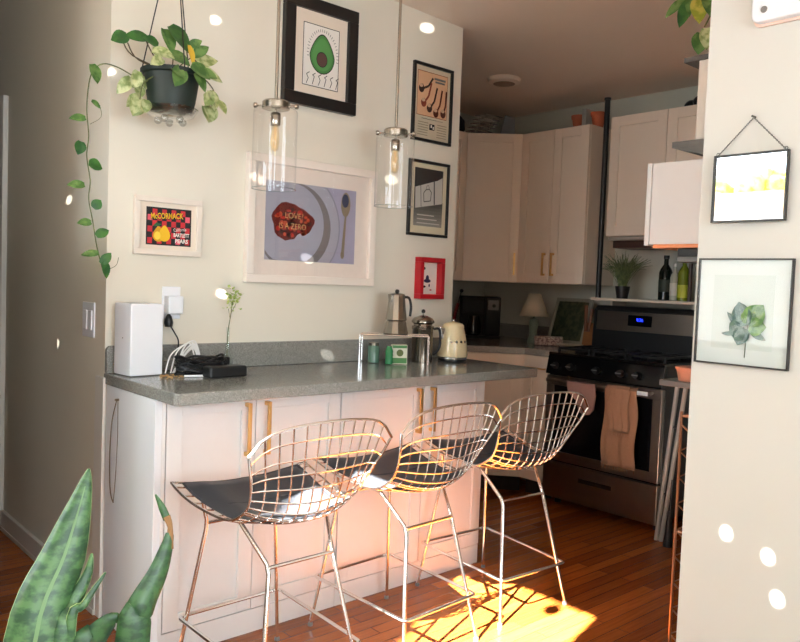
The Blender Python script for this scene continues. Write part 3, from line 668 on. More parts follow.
# moka pot (faceted)
mx0, my0 = 1.268, -.178
t = thing('moka_pot', 'tall steel stovetop espresso maker standing on the wire shelf', 'coffee maker', (mx0, my0, zt+.002))
STP = mat('polished_steel', (156, 148, 138), .18, 1)
Z0 = zt+.002
MB().lathe([(.001, Z0), (.056, Z0), (.058, Z0+.006), (.047, Z0+.058), (.044, Z0+.064), (.001, Z0+.064)], (mx0, my0, 0), 12).build('boiler', STP, t)
MB().lathe([(.046, Z0+.065), (.050, Z0+.068), (.048, Z0+.085), (.037, Z0+.175), (.037, Z0+.18), (.001, Z0+.18)], (mx0, my0, 0), 12).build('upper_chamber', STP, t)
MB().lathe([(.038, Z0+.18), (.034, Z0+.186), (.012, Z0+.192), (.001, Z0+.193)], (mx0, my0, 0), 12).lathe([(.008, Z0+.192), (.011, Z0+.199), (.007, Z0+.206), (.001, Z0+.207)], (mx0, my0, 0), 12, 1).build('lid', [STP, BLACK], t)
MB().tube(catmull([(mx0+.026, my0-.022, Z0+.172), (mx0+.044, my0-.034, Z0+.168), (mx0+.052, my0-.040, Z0+.13), (mx0+.050, my0-.038, Z0+.085)], 5), .006, 8).build('handle', BLACK, t, smooth=True)
MB().prism([(-.03, Z0+.18), (-.048, Z0+.184), (-.043, Z0+.15)], -.008, .008, M=Matrix.Translation((mx0, my0, 0)) @ Matrix.Rotation(PI/2+.0, 4, 'X')).build('spout', STP, t)
# french press
fx, fy = 1.452, -.163
t = thing('french_press', 'domed steel french press standing between the wire riser and kettle', 'coffee press', (fx, fy, .9165))
MB().lathe([(.001, .9165), (.050, .9165), (.050, 1.07), (.053, 1.074), (.053, 1.088), (.001, 1.088)], (fx, fy, 0), 28).build('body', STP, t, smooth=True)
MB().lathe([(.046, 1.089), (.044, 1.096), (.055, 1.104), (.055, 1.112), (.044, 1.126), (.02, 1.136), (.004, 1.139), (.004, 1.15)], (fx, fy, 0), 28).build('lid', STP, t, smooth=True)
MB().ball((fx, fy, 1.157), .010).build('plunger_knob', BLACK, t, smooth=True)
MB().tube(catmull([(fx+.04, fy-.034, 1.075), (fx+.062, fy-.052, 1.07), (fx+.064, fy-.053, .99), (fx+.04, fy-.034, .95)], 5), .006, 8).build('handle', BLACK, t, smooth=True)
# jars
def jar(x, y, r, h, body, lidm, label, extra=None):
    t = thing('glass_jar', label, 'jar', (x, y, .9165), group=None)
    MB().lathe([(.001, .9165), (r, .9175), (r, .9165+h*.8), (r*.85, .9165+h*.87)], (x, y, 0), 20).build('glass_body', body, t, smooth=True)
    MB().lathe([(r*.88, .9165+h*.86), (r*.9, .9165+h), (.001, .9165+h)], (x, y, 0), 20).build('lid', lidm, t, smooth=True)
    return t
jar(1.205, -.10, .027, .092, mat('green_jar', (86, 122, 104), .15), STP, 'small jar with a metal lid, leftmost under the wire riser')
t = thing('tea_box', 'green and white tea carton with a leaf emblem under the riser', 'carton', (1.262, -.178, .9165))
Mx = Matrix.Translation((1.262, -.178, 0)) @ Matrix.Rotation(-.55, 4, 'Z')
MB().box((-.012, -.02, .9165), (.058, .02, 1.004), 0, Mx).build('carton', mat('tea_white', (206, 208, 186), .6), t)
MB().box((-.010, -.0207, .92), (.056, -.0202, .945), 0, Mx).box((-.010, -.0207, .99), (.056, -.0202, 1.002), 0, Mx).build('print_band', mat('tea_green', (70, 128, 70), .6), t)
MB().lathe([(.016, 0), (.016, .0006)], (0, 0, 0), 20, M=Mx @ Matrix.Translation((.024, -.0206, .968)) @ Matrix.Rotation(PI/2, 4, 'X')).build('emblem', mat('tea_emblem', (84, 96, 44), .6), t)
t = thing('green_glass_bottle', 'small ribbed green glass jar with clasp, beside the tea carton', 'jar', (1.222, -.19, .9165))
gb = MB().lathe([(.001, .9165)]+[(.017+.002*(k % 2), .918+.008*k) for k in range(9)]+[(.012, .993), (.012, 1.0), (.001, 1.0)], (1.222, -.19, 0), 18); gb.build('glass_body', mat('green_glass', (34, 118, 66), .12), t, smooth=True)
# kettle
kx, ky = 1.622, -.20
t = thing('electric_kettle', 'cream retro electric kettle at the right end of the counter', 'kettle', (kx, ky, .9165))
CRM = mat('cream_enamel', (226, 208, 166), .18, coat=.5)
MB().lathe([(.001, .9165), (.066, .9165), (.071, .921), (.071, .931), (.001, .931)], (kx, ky, 0), 32).build('power_base', BLACK, t, smooth=True)
MB().lathe([(.001, .932), (.071, .932), (.072, .94), (.001, .94)], (kx, ky, 0), 32).build('chrome_ring', CHROME, t, smooth=True)
MB().lathe([(.072, .941), (.074, .95), (.071, .99), (.061, 1.045), (.051, 1.082), (.001, 1.083)], (kx, ky, 0), 36).build('body', CRM, t, smooth=True)
MB().lathe([(.053, 1.081), (.052, 1.092), (.043, 1.101), (.02, 1.107), (.001, 1.108)], (kx, ky, 0), 32).build('lid', CRM, t, smooth=True)
MB().ball((kx, ky, 1.114), .008).build('lid_knob', CHROME, t, smooth=True)
MB().prism([(-.03, 1.075), (-.085, 1.085), (-.06, 1.01)], -.014, .014, M=Matrix.Translation((kx, ky, 0)) @ Matrix.Rotation(-.3, 4, 'Z') @ Matrix.Rotation(PI/2, 4, 'X')).build('spout', CHROME, t, bevel=.006)
MB().tube(catmull([(kx+.035, ky+.02, 1.08), (kx+.066, ky+.035, 1.082), (kx+.082, ky+.042, 1.05), (kx+.084, ky+.042, .99), (kx+.066, ky+.03, .96)], 6), .008, 8).build('handle', CRM, t, smooth=True)
lt = MB()
dv = Vector((-1.0953-kx, -2.85-ky, 0)).normalized(); ang = math.atan2(dv.y, dv.x)+.45
for k in range(4):
    a0 = ang-.55+.37*k; lt.lathe([(.0062, 0), (.0062, .003), (.001, .003)], (kx+.0665*math.cos(a0), ky+.0665*math.sin(a0), 1.015), 10, M=Matrix.Rotation(a0, 4, 'Z') @ Matrix.Rotation(PI/2-.18, 4, 'Y'))
lt.build('badge_letters', STP, t)

# ------------------------------------------------------------------ kitchen cabinets
UX = 3.09
def face_mat(p0, p1):
    """matrix taking local x along p0->p1, -y outward"""
    d = Vector((p1[0]-p0[0], p1[1]-p0[1], 0)); L = d.length; d.normalize(); n = Vector((d.y, -d.x, 0))
    return Matrix(((d.x, -n.x, 0, p0[0]), (d.y, -n.y, 0, p0[1]), (0, 0, 1, 0), (0, 0, 0, 1))), L
def upper(label, poly, p0, p1, z0, z1, doors, group, handle=None, m=CABK, ins=0):
    t = thing('wall_cabinet', label, 'cabinet', ((p0[0]+p1[0])/2, (p0[1]+p1[1])/2, z0), group=group)
    MB().prism(poly, z0, z1).build('carcass', m, t, bevel=.001)
    M, L = face_mat(p0, p1); w = L/doors
    for k in range(doors):
        d = shaker(.002+k*w+ins, (k+1)*w-.002-ins, z0+.002, z1-.002, -.021, .06, 0, M).build('door', m, t, bevel=.0015)
        if handle:
            hx = handle[k]*1.0; bar_handle(k*w+(w-.035 if hx > 0 else .035), z0+.05, z0+.20, -.021, M).build('handle', BRASS, d, bevel=.001)
    return t
UZ0, UZ1 = 1.322, 2.335
G = 'cream shaker wall cabinets in the kitchen'
upper('tall cream two door wall cabinet left of the black pole', [(UX, .085), (3.419, .085), (3.419, .628), (UX, .628)], (UX, .628), (UX, .085), UZ0, UZ1, 2, G, (1, -1))
upper('cream diagonal corner wall cabinet with one door', [(UX, .632), (3.419, .632), (3.419, 1.239), (2.812, 1.239), (2.812, .91)], (2.812, .91), (UX, .632), UZ0, UZ1, 1, G, (1,), ins=.009)
upper('cream wall cabinet just left of the diagonal corner one', [(1.98, .91), (2.808, .91), (2.808, 1.239), (1.98, 1.239)], (1.98, .91), (2.808, .91), UZ0, UZ1, 2, G, (1, -1))
upper('short cream two door wall cabinet above the range hood', [(UX, -.83), (3.419, -.83), (3.419, -.07), (UX, -.07)], (UX, -.07), (UX, -.83), 1.625, 2.355, 2, G)
t = thing('range_hood', 'slim dark range hood under the short cream cabinet', 'range hood', (3.2, -.43, 1.56))
B((UX+.0, -.82, 1.60), (3.38, -.075, 1.623)).build('trim_panel', mat('grey_enamel', (150, 146, 138), .4), t, bevel=.003)
B((UX+.04, -.81, 1.555), (3.36, -.085, 1.60)).build('filter_box', mat('dark_brown_metal', (62, 44, 38), .4), t, bevel=.003)
t = thing('black_pole', 'thin black upright pole between the cream wall cabinets', 'pole', (3.12, .02, 1.215))
MB().tube([(3.12, -.003, 1.243), (3.12, -.003, 2.478)], .017, 12).build('tube', BLACK, t, smooth=True)
MB().lathe([(.021, 2.478), (.021, 2.492)], (3.12, -.003, 0), 16).build('top_foot', BLACK, t)
MB().lathe([(.018, 1.2435), (.018, 1.25)], (3.12, -.003, 0), 16).build('bottom_foot', BLACK, t)
t = thing('black_pole', 'thin black upright pole at the right end of the bottle shelf', 'pole', (3.12, -.52, 1.215))
MB().tube([(3.15, -.60, 1.243), (3.15, -.60, 1.554)], .012, 12).build('tube', mat('brown_pole', (54, 40, 34), .4), t, smooth=True)
# bases
BZ = .875
def base(label, poly, p0, p1, doors, ins=0):
    t = thing('base_cabinet', label, 'cabinet', ((p0[0]+p1[0])/2, (p0[1]+p1[1])/2, 0), group='cream base cabinets in the kitchen')
    MB().prism(poly, .1, BZ-.001).build('carcass', CABK, t)
    M, L = face_mat(p0, p1); w = L/doors
    MB().box((.0, .05, 0), (L, .06, .1), 0, M).build('toe_kick', DARKGAP, t)
    for k in range(doors):
        shaker(.002+k*w+ins, (k+1)*w-.002-ins, .105, BZ-.005, -.021, .06, 0, M).build('door', CABK, t, bevel=.0015)
    return t
BX, BY = 2.72, .60
t = base('narrow cream base cabinet beside the stove', [(BX, .03), (3.418, .03), (3.418, .228), (BX, .228)], (BX, .228), (BX, .03), 1)
t2 = MB().tube([(BX-.045, .20, .80), (BX-.045, .05, .80)], .005, 8).tube([(BX-.045, .19, .80), (BX-.02, .19, .80)], .004, 8).tube([(BX-.045, .06, .80), (BX-.02, .06, .80)], .004, 8); t2.build('handle', BRASS, t, smooth=True)
base('cream diagonal corner base cabinet', [(BX, .232), (3.418, .232), (3.418, 1.238), (2.392, 1.238), (2.392, .60)], (2.392, .60), (BX, .232), 1, ins=.022)
base('cream base cabinet run along the far kitchen wall', [(1.4, BY), (2.388, BY), (2.388, 1.238), (1.4, 1.238)], (1.4, BY), (2.388, BY), 2)
t = thing('countertop', 'dark grey L-shaped stone countertop in the kitchen corner', 'countertop', (3.0, .8, BZ))
MB().prism([(1.4, BY-.025), (2.38, BY-.025), (BX-.027, .218), (BX-.027, .03), (3.418, .03), (3.418, 1.238), (1.4, 1.238)], BZ, .915).build('slab', STONE, t, bevel=.003)
MB().box((3.398, .03, .9155), (3.418, 1.238, 1.015)).box((1.4, 1.218, .9155), (3.398, 1.238, 1.015)).build('backsplash', STONE, t, bevel=.002)

# stove
SX = 2.66; SY0, SY1 = -.742, .018
t = thing('gas_range', 'steel and black gas range with knobs and a blue clock display', 'stove', ((SX+3.3)/2, -.36, 0))
B((SX+.03, SY0, .06), (3.36, SY1, .90)).build('body', mat('range_black', (20, 20, 22), .35), t, bevel=.003)
for y in (SY0+.05, SY1-.05):
    for x in (SX+.1, 3.3): MB().lathe([(.02, 0), (.02, .06)], (x, y, 0), 12).build('foot', BLACK, t)
B((SX, SY0+.003, .05), (SX+.03, SY1-.003, .262)).build('storage_drawer', STEEL, t, bevel=.004)
B((SX-.004, -.46, .175), (SX+.002, -.24, .20)).build('drawer_pull', mat('dark_steel', (60, 56, 54), .4, 1), [c for c in t.children if c.name.startswith('storage_drawer')][0], bevel=.004)
d = frame_mb(SY0+.003, SY1-.003, .275, .775, .055, SX-.002, SX+.03, 'x').build('oven_door', STEEL, t, bevel=.004)
B((SX+.004, SY0+.05, .325), (SX+.012, SY1-.05, .725)).build('door_glass', BLACKG, d)
MB().tube([(SX-.05, SY0+.04, .752), (SX-.05, SY1-.04, .752)], .011, 12).tube([(SX-.05, SY0+.06, .752), (SX, SY0+.06, .752)], .008, 8).tube([(SX-.05, SY1-.06, .752), (SX, SY1-.06, .752)], .008, 8).build('handle', STEEL, d, smooth=True)
cp = MB(); cp.prism([(SX-.012, .785), (SX+.05, .785), (SX+.05, .905), (SX+.012, .895)], -SY1, -SY0, M=Matrix.Rotation(PI/2, 4, 'X')); cp.build('control_panel', BLACKG, t, bevel=.003)
for y in (-.052, -.157, -.335, -.49, -.592):
    k = MB().lathe([(.021, 0), (.021, .012), (.017, .03), (.001, .031)], (0, 0, 0), 18, M=Matrix.Translation((SX-.004, y, .836)) @ Matrix.Rotation(-PI/2+.1, 4, 'Y')).build('knob', BLACK, t, smooth=True)
    MB().box((-.0025, -.018, .031), (.0025, .018, .036), M=Matrix.Translation((SX-.004, y, .836)) @ Matrix.Rotation(-PI/2+.1, 4, 'Y')).build('indicator', mat('grey_mark', (128, 126, 124), .4), k)
B((SX+.01, SY0, .896), (3.10, SY1, .912)).build('cooktop', BLACKG, t, bevel=.004)
for gy in (-.60, -.36, -.12):
    g = MB()
    for yy in (gy-.105, gy, gy+.105): g.box((SX+.07, yy-.005, .93), (3.06, yy+.005, .942))
    for xx in (SX+.07, SX+.17, SX+.27, SX+.39): g.box((xx-.005, gy-.11, .928), (xx+.005, gy+.11, .94))
    for xx in (SX+.07, 3.05):
        for yy in (gy-.105, gy+.105): g.box((xx-.006, yy-.006, .912), (xx+.006, yy+.006, .93))
    g.build('grate', BLACK, t, bevel=.002)
    for xx in (SX+.15, SX+.34): MB().lathe([(.04, .912), (.042, .92), (.03, .926), (.001, .927)], (xx, gy, 0), 20).build('burner', BLACK, t, smooth=True)
bgm = MB(); Rm = Matrix.Rotation(PI/2, 4, 'X')
bgm.prism([(3.10, .905), (3.30, .905), (3.30, 1.195), (3.145, 1.195), (3.115, 1.17)], -SY1+.0, -SY0, M=Rm); bg_ = bgm.build('backguard', BLACK, t, bevel=.006)
def slab_on_bg(y0, y1, z0, z1, off, m, name, par):
    # backguard face runs from (3.10,.905) to (3.115,1.17)
    q = lambda z: 3.10+.015*(z-.905)/.265
    b = MB(); b.add([(q(z0)-off, y0, z0), (q(z0)-off, y1, z0), (q(z1)-off, y1, z1), (q(z1)-off, y0, z1), (q(z0), y0, z0), (q(z0), y1, z0), (q(z1), y1, z1), (q(z1), y0, z1)], [(3, 2, 1, 0), (0, 1, 5, 4), (1, 2, 6, 5), (2, 3, 7, 6), (3, 0, 4, 7)])
    return b.build(name, m, par)
sf = slab_on_bg(SY0+.03, SY1-.03, 1.045, 1.163, .004, STEEL, 'steel_panel', t)
dp = slab_on_bg(-.395, -.235, 1.08, 1.145, .007, BLACKG, 'display', sf)
vs_, fs_ = text_geo('9:36', .026)
e = MB(); e.add([(3.1125-.0085, -.315-v.x, 1.117+v.y) for v in vs_], [f[::-1] for f in fs_]); e.build('clock_digits', mat('blue_led', (30, 60, 255), .4, emit=(20, 40, 255), estr=9), dp)
# towels
def cloth(y0, y1, z_top, z0, x, name, mm, label, wav=.006, fringe=True, seed=1):
    rr = random.Random(seed); t = thing(name, label, 'towel', (x, (y0+y1)/2, z0))
    rows = []
    for i in range(19):
        row = []
        for j in range(17):
            u = j/16; y = y0+(y1-y0)*u; wv = wav*math.sin(u*13+seed)+wav*.6*math.sin(u*29+seed)
            if i < 3: q = (i)/3*PI/2; xx = x+.012+(.006-.02*math.sin(q)); zz = z_top-.016+.016*math.cos(q)
            else:
                s = (i-3)/15; xx = x-.008+wv*(.3+s)*.8; zz = z_top-.016-(z_top-.016-z0)*s
            row.append((xx, y+(.008*math.sin(i*.5+seed) if i > 3 else 0)+ (u-.5)*-.02*(1-min(1, i/8)), zz))
        rows.append(row)
    o = MB().grid(rows).build('cloth', mm, t, smooth=True, solid=.004)
    if fringe:
        f = MB()
        for k in range(34):
            u = k/33; y = y0+(y1-y0)*u; wv = wav*math.sin(u*13+seed)+wav*.6*math.sin(u*29+seed); xx = x-.008+wv*1.04
            f.tube([(xx, y, z0+.003), (xx+rr.uniform(-.003, .003), y+rr.uniform(-.006, .006), z0-.014-rr.random()*.01)], .0013, 4)
        f.build('fringe', mm, t)
    return t
TW = mat('tan_towel', (156, 116, 88), .9, var=.08, scale=80, bump=.4); TW2 = mat('tan_towel_light', (166, 126, 98), .9, var=.08, scale=80, bump=.4)
HX = SX-.05
cloth(-.635, -.43, .772, .335, HX-.012, 'dish_towel', TW, 'long tan fringed dish towel hanging on the oven handle', .007, True, 1)
cloth(-.60, -.475, .777, .53, HX-.030, 'dish_towel', TW2, 'short tan fringed towel folded over the longer one', .004, True, 3)
t = thing('oven_mitt', 'dusty pink quilted oven mitt on the left of the oven handle', 'oven mitt', (HX, -.24, .59))
MB().prism([(-.18, .765), (-.37, .765), (-.38, .70), (-.37, .62), (-.345, .59), (-.305, .585), (-.275, .60), (-.25, .66), (-.195, .70)], HX-.03, HX-.014, M=Matrix(((0, 0, 1, 0), (1, 0, 0, 0), (0, 1, 0, 0), (0, 0, 0, 1)))).build('mitt', mat('mauve_cloth', (150, 118, 110), .9, var=.1, scale=60, bump=.3), t, bevel=.006)
MB().tube(catmull([(HX-.02, -.195, .763), (HX-.02, -.185, .79), (HX-.005, -.19, .785), (HX+.0, -.195, .77)], 4), .002, 6).build('hanging_loop', TW, t, smooth=True)
tag(B((HX-.0145, -.69, .741), (HX-.0115, -.625, .763)).build('paper_tag', mat('white_tag', (250, 250, 250), .3, var=0), None), 'small bright white strip at the right of the oven handle', 'tag')
# shelf above stove
t = thing('wall_shelf', 'narrow cream shelf above the back of the stove', 'shelf', (3.25, -.2, 1.225))
B((3.13, -.76, 1.225), (3.40, .06, 1.242)).build('board', mat('cream_shelf', (224, 214, 196), .5), t, bevel=.002)
for y in (-.6, -.05): B((3.20, y-.008, 1.196), (3.35, y+.008, 1.2245)).build('bracket', mat('cream_shelf', (224, 214, 196)), t)
t = thing('potted_grass', 'wispy green grass plant in a black pot on the stove shelf', 'potted plant', (3.26, -.08, 1.243))
gx, gy = 3.20, -.125
MB().lathe([(.001, 1.243), (.034, 1.243), (.046, 1.315), (.046, 1.32), (.04, 1.318), (.001, 1.31)], (gx, gy, 0), 20).build('pot', BLACK, t, smooth=True)
rr = random.Random(8); gm = MB()
for k in range(260):
    a = rr.random()*2*PI; L = rr.uniform(.15, .235); sp = rr.uniform(.01, .15); b = Vector((gx+rr.uniform(-.02, .02), gy+rr.uniform(-.02, .02), 1.312))
    m_ = b+Vector((math.cos(a)*sp*.4*.6, math.sin(a)*sp*.6, L*.6)); e_ = b+Vector((max(-.1, min(.1, math.cos(a)*sp*.7)), max(-.16, min(.12, math.sin(a)*sp*1.15)), L*rr.uniform(.6, 1)))
    gm.tube(catmull([b, m_, e_], 3), .0012, 4)
gm.build('grass_blades', leafmat('grass', (70, 92, 58), (118, 134, 88), 40), t)
def bottle(x, y, r, h, hn, m, cap, label, band=None):
    t = thing('bottle', label, 'bottle', (x, y, 1.243), group=None); z = 1.243
    MB().lathe([(.001, z), (r, z+.002), (r, z+h*.62), (r*.8, z+h*.70), (r*.36, z+h*.80), (r*.34, z+h*.93)], (x, y, 0), 20).build('glass_body', m, t, smooth=True)
    MB().lathe([(r*.42, z+h*.92), (r*.42, z+h), (.001, z+h)], (x, y, 0), 14).build('cap', cap, t, smooth=True)
    if band: MB().lathe([(r+.0006, z+hn), (r+.0006, z+hn+.075)], (x, y, 0), 20).build('paper_band', band, t, smooth=True)
bottle(3.22, -.405, .040, .27, .05, mat('dark_bottle', (14, 24, 20), .08), BLACK, 'dark green tall bottle, leftmost on the stove shelf', mat('dark_label', (44, 54, 44), .6))
bottle(3.20, -.475, .026, .22, .03, mat('clear_bottle', (186, 190, 176), .12), WHT, 'clear bottle between the dark and the yellow-green ones', mat('white_label', (216, 214, 204), .6))
bottle(3.18, -.545, .036, .26, .02, mat('olive_bottle', (96, 112, 30), .1), mat('lime_cap', (160, 190, 60), .4), 'yellow-green bottle nearest the right end of the shelf', mat('lime_label', (164, 176, 50), .6))

# north-east counter things
MBK = mat('matte_black', (13, 13, 14), .75)
t = thing('coffee_machine', 'black drip coffee machine in the far kitchen corner', 'coffee maker', (3.1, 1.05, .916))
Mc = Matrix.Translation((3.12, 1.0, 0)) @ Matrix.Rotation(-.75, 4, 'Z')
MB().box((-.14, -.03, .916), (.14, .11, 1.215), 0, Mc).box((.03, -.12, .936), (.14, -.03, 1.215), 0, Mc).build('tank', MBK, t, bevel=.01)
MB().box((-.14, -.15, .916), (.14, -.03, .935), 0, Mc).build('base', MBK, t, bevel=.004)
MB().box((-.14, -.11, 1.09), (.03, -.03, 1.20), 0, Mc).build('brew_head', MBK, t, bevel=.01)
MB().box((.05, -.123, 1.12), (.125, -.12, 1.19), 0, Mc).build('control_plate', mat('dark_grey_plate', (78, 78, 78), .3), t)
MB().lathe([(.013, 0), (.012, .01), (.001, .01)], (0, 0, 0), 14, M=Mc @ Matrix.Translation((.09, -.123, 1.15)) @ Matrix.Rotation(PI/2, 4, 'X')).build('dial', MBK, t)
MB().lathe([(.04, .936), (.055, .95), (.058, 1.0), (.045, 1.05), (.04, 1.075)], (0, 0, 0), 20, M=Mc @ Matrix.Translation((-.05, -.095, 0))).build('carafe', mat('dark_glass', (20, 18, 18), .06), t, smooth=True)
MB().tube([Mc @ q for q in catmull([(-.065, -.10, 1.05), (-.10, -.125, 1.04), (-.10, -.125, .98), (-.07, -.10, .96)], 4)], .006, 8).build('carafe_handle', MBK, t, smooth=True)
t = thing('utensil', 'dark spatula with red handle in the far left kitchen corner', 'utensil', (2.86, 1.0, .916))
MB().tube([(2.80, .98, .93), (2.875, .985, 1.16)], .012, 8, rr=[.014, .010]).build('handle', mat('red_handle', (120, 20, 24), .4), t, smooth=True)
MB().tube([(2.87, .985, 1.15), (2.90, .985, 1.24)], .004, 6).ball((2.905, .985, 1.25), .014).build('shaft', BLACK, t, smooth=True)
MB().lathe([(.001, .9158), (.04, .9158), (.043, .99), (.04, .99), (.037, .925), (.001, .925)], (2.80, .98, 0), 20).build('crock', mat('red_crock', (104, 28, 28), .3), t, smooth=True)
lx, ly = 3.12, .50
t = thing('table_lamp', 'small table lamp with cream cone shade and grey-green base', 'table lamp', (lx, ly, .916))
MB().lathe([(.001, .916), (.038, .916), (.04, .925), (.028, .96), (.026, 1.0), (.034, 1.05), (.026, 1.075), (.008, 1.085), (.006, 1.12), (.001, 1.12)], (lx, ly, 0), 24).build('base', mat('celadon', (112, 126, 108), .35), t, smooth=True)
sh = MB().lathe([(.098, 1.098), (.040, 1.25)], (lx, ly, 0), 32); sh.f = sh.f[:-2]; sh.m = sh.m[:-2]; sh.build('lamp_shade', mat('linen_shade', (196, 182, 158), .9), t, smooth=True, solid=.003)
MB().lathe([(.016, 1.13), (.026, 1.17), (.02, 1.2), (.001, 1.21)], (lx, ly, 0), 14).build('bulb', mat('bulb_white', (226, 224, 214), .4), t, smooth=True)
# leaning picture : plane leaning against the east splashback
t = thing('framed_picture', 'dark green picture in a pale frame leaning beside the stove', 'picture', (3.3, .28, .916))
Ml = Matrix.Translation((3.235, .325, .919)) @ Matrix.Rotation(-.02, 4, 'Z') @ Matrix.Rotation(.32, 4, 'Y')
pf = MB()
for (p, q, r, s) in ((-.15, .15, .30, .325), (-.15, .15, 0, .025), (-.15, -.125, .025, .30), (.125, .15, .025, .30)): pf.box((-.008, p, r), (.008, q, s), 0, Ml)
pf.build('frame', mat('silver_pale_frame', (150, 146, 132), .4), t, bevel=.002)
MB().box((-.002, -.125, .025), (.004, .125, .30), 0, Ml).build('picture', leafmat('dark_painting', (40, 52, 38), (72, 78, 56), 28), t)
t = thing('knife_block', 'brown wooden cutting board and block leaning by the stove back', 'cutting board', (3.2, .12, .916))
Mk = Matrix.Translation((3.19, .105, .9162)) @ Matrix.Rotation(.18, 4, 'Y')
MB().box((-.01, -.045, 0), (.012, .045, .16), 0, Mk).build('board', mat('board_wood', (150, 98, 56), .5, var=.15), t, bevel=.006)
MB().tube([Mk @ Vector((-.02, .02, .10)), Mk @ Vector((-.02, .045, .27))], .011, 8).tube([Mk @ Vector((-.02, -.0, .10)), Mk @ Vector((-.02, -.005, .25))], .010, 8).build('spoon_handles', mat('spoon_wood', (120, 72, 44), .5), t, smooth=True)
t = thing('patterned_tin', 'shallow patterned pink and cream box in front of the lamp', 'box', (3.0, .3, .916))
Mp = Matrix.Translation((3.03, .30, 0)) @ Matrix.Rotation(-.9, 4, 'Z')
MB().box((-.09, -.04, .9158), (.09, .04, .965), 0, Mp).build('box_body', leafmat('paisley', (112, 78, 74), (176, 150, 136), 90), t, bevel=.006)
MB().box((-.092, -.042, .962), (.092, .042, .975), 0, Mp).build('box_lid', leafmat('paisley2', (130, 100, 92), (190, 176, 160), 90), t, bevel=.004)
tag(MB().lathe([(.001, .9158), (.05, .9158), (.085, .935), (.083, .937), (.05, .92), (.001, .919)], (3.03, .13, 0), 24).build('saucer', mat('pale_dish', (176, 164, 142), .4), None, smooth=True), 'pale shallow dish on the counter corner next to the stove', 'dish')

# on top of cabinets
zt2 = UZ1+.001
t = thing('wire_rack', 'stacked chrome wire rack on top of the far corner cabinet', 'wire rack', (3.12, 1.02, zt2))
for k in range(6):
    cx_, cy_, z = 2.97+.010*k, .96-.012*k, zt2+.006+k*.027; w = MB()
    P4 = [(cx_-.085, cy_-.05, z), (cx_+.085, cy_-.05, z+.006), (cx_+.085, cy_+.05, z+.006), (cx_-.085, cy_+.05, z)]
    w.tube(P4, .004, 6, closed=True)
    for j in range(1, 7): w.tube([(cx_-.085+.17*j/7, cy_-.05, z+.003), (cx_-.085+.17*j/7, cy_+.05, z+.003)], .003, 5)
    w.build('wire_tier', CHROME, t, smooth=True)
for s in (-1, 1): MB().tube([(2.97+s*.075, .92, zt2+.002), (2.97+s*.075+.05, .87, zt2+.15)], .003, 6).build('upright', CHROME, t, smooth=True)
tag(MB().lathe([(.001, 0), (.05, .0), (.085, .05), (.08, .11), (.045, .15), (.001, .155)], (2.85, 1.08, zt2), 18).build('black_bundle', mat('black_cloth', (24, 24, 26), .8, bump=.5), None, smooth=True), 'dark round bundle on the cabinet top, left of the wire rack', 'bag')
tag(MB().prism([(-.055, 0), (.055, 0), (.05, .14), (-.02, .155)], -.03, .03, M=Matrix.Translation((3.13, .82, zt2)) @ Matrix.Rotation(-.9, 4, 'Z') @ Matrix.Rotation(PI/2, 4, 'X')).build('storage_box', mat('grey_blue_card', (128, 134, 140), .7), None, bevel=.003), 'grey-blue upright board on the cabinet top beside the wire rack', 'box')
def terra(x, y, lb, s=1.0):
    t = thing('terracotta_pot', lb, 'flowerpot', (x, y, zt2), group=None)
    MB().lathe([(.001, zt2), (.038*s, zt2), (.052*s, zt2+.085*s), (.001, zt2+.08*s)], (x, y, 0), 22).build('body', mat('terracotta', (176, 96, 66), .8), t, smooth=True)
    MB().lathe([(.058*s, zt2+.085*s), (.06*s, zt2+.11*s), (.053*s, zt2+.11*s), (.05*s, zt2+.086*s)], (x, y, 0), 22).build('rim', mat('terracotta', (176, 96, 66), .8), t, smooth=True)
terra(3.20, .265, 'terracotta pot on the cabinet top, left of the pale upright sheet', .85); terra(3.20, .115, 'terracotta pot on the cabinet top, next to the black pole', .85)
tag(B((3.14, .17, zt2), (3.26, .20, zt2+.12)).build('cardboard_sheet', mat('pale_panel', (176, 172, 164), .6), None, bevel=.002), 'pale upright sheet standing between the two terracotta pots', 'cardboard')
bb = MB(); rr = random.Random(6); zb = 2.357
for k in range(9): bb.ball((3.16+rr.uniform(0, .1), -.50-.035*k, zb+.035+.006*(k % 3)), .034, 0, 10, 1, 1.3, 1)
tag(bb.build('crumpled_bag', mat('black_bag', (26, 26, 28), .3, bump=.6, scale=60), None, smooth=True), 'crumpled black bag on top of the cabinet above the hood', 'bag')

# ceiling light
t = thing('ceiling_light', 'small round flush light on the kitchen ceiling', 'ceiling light', (2.62, .42, cz(2.62)-.03))
lz = cz(2.62)
MB().lathe([(.07, lz-.03), (.098, lz-.022), (.104, lz+.002), (.001, lz+.002)], (2.62, .42, 0), 32).build('trim_ring', mat('fixture_white', (240, 228, 214), .5), t, smooth=True)
MB().lathe([(.068, lz-.031), (.05, lz-.034), (.001, lz-.035)], (2.62, .42, 0), 28).build('lens', mat('fixture_lens', (140, 122, 106), .4), t, smooth=True)

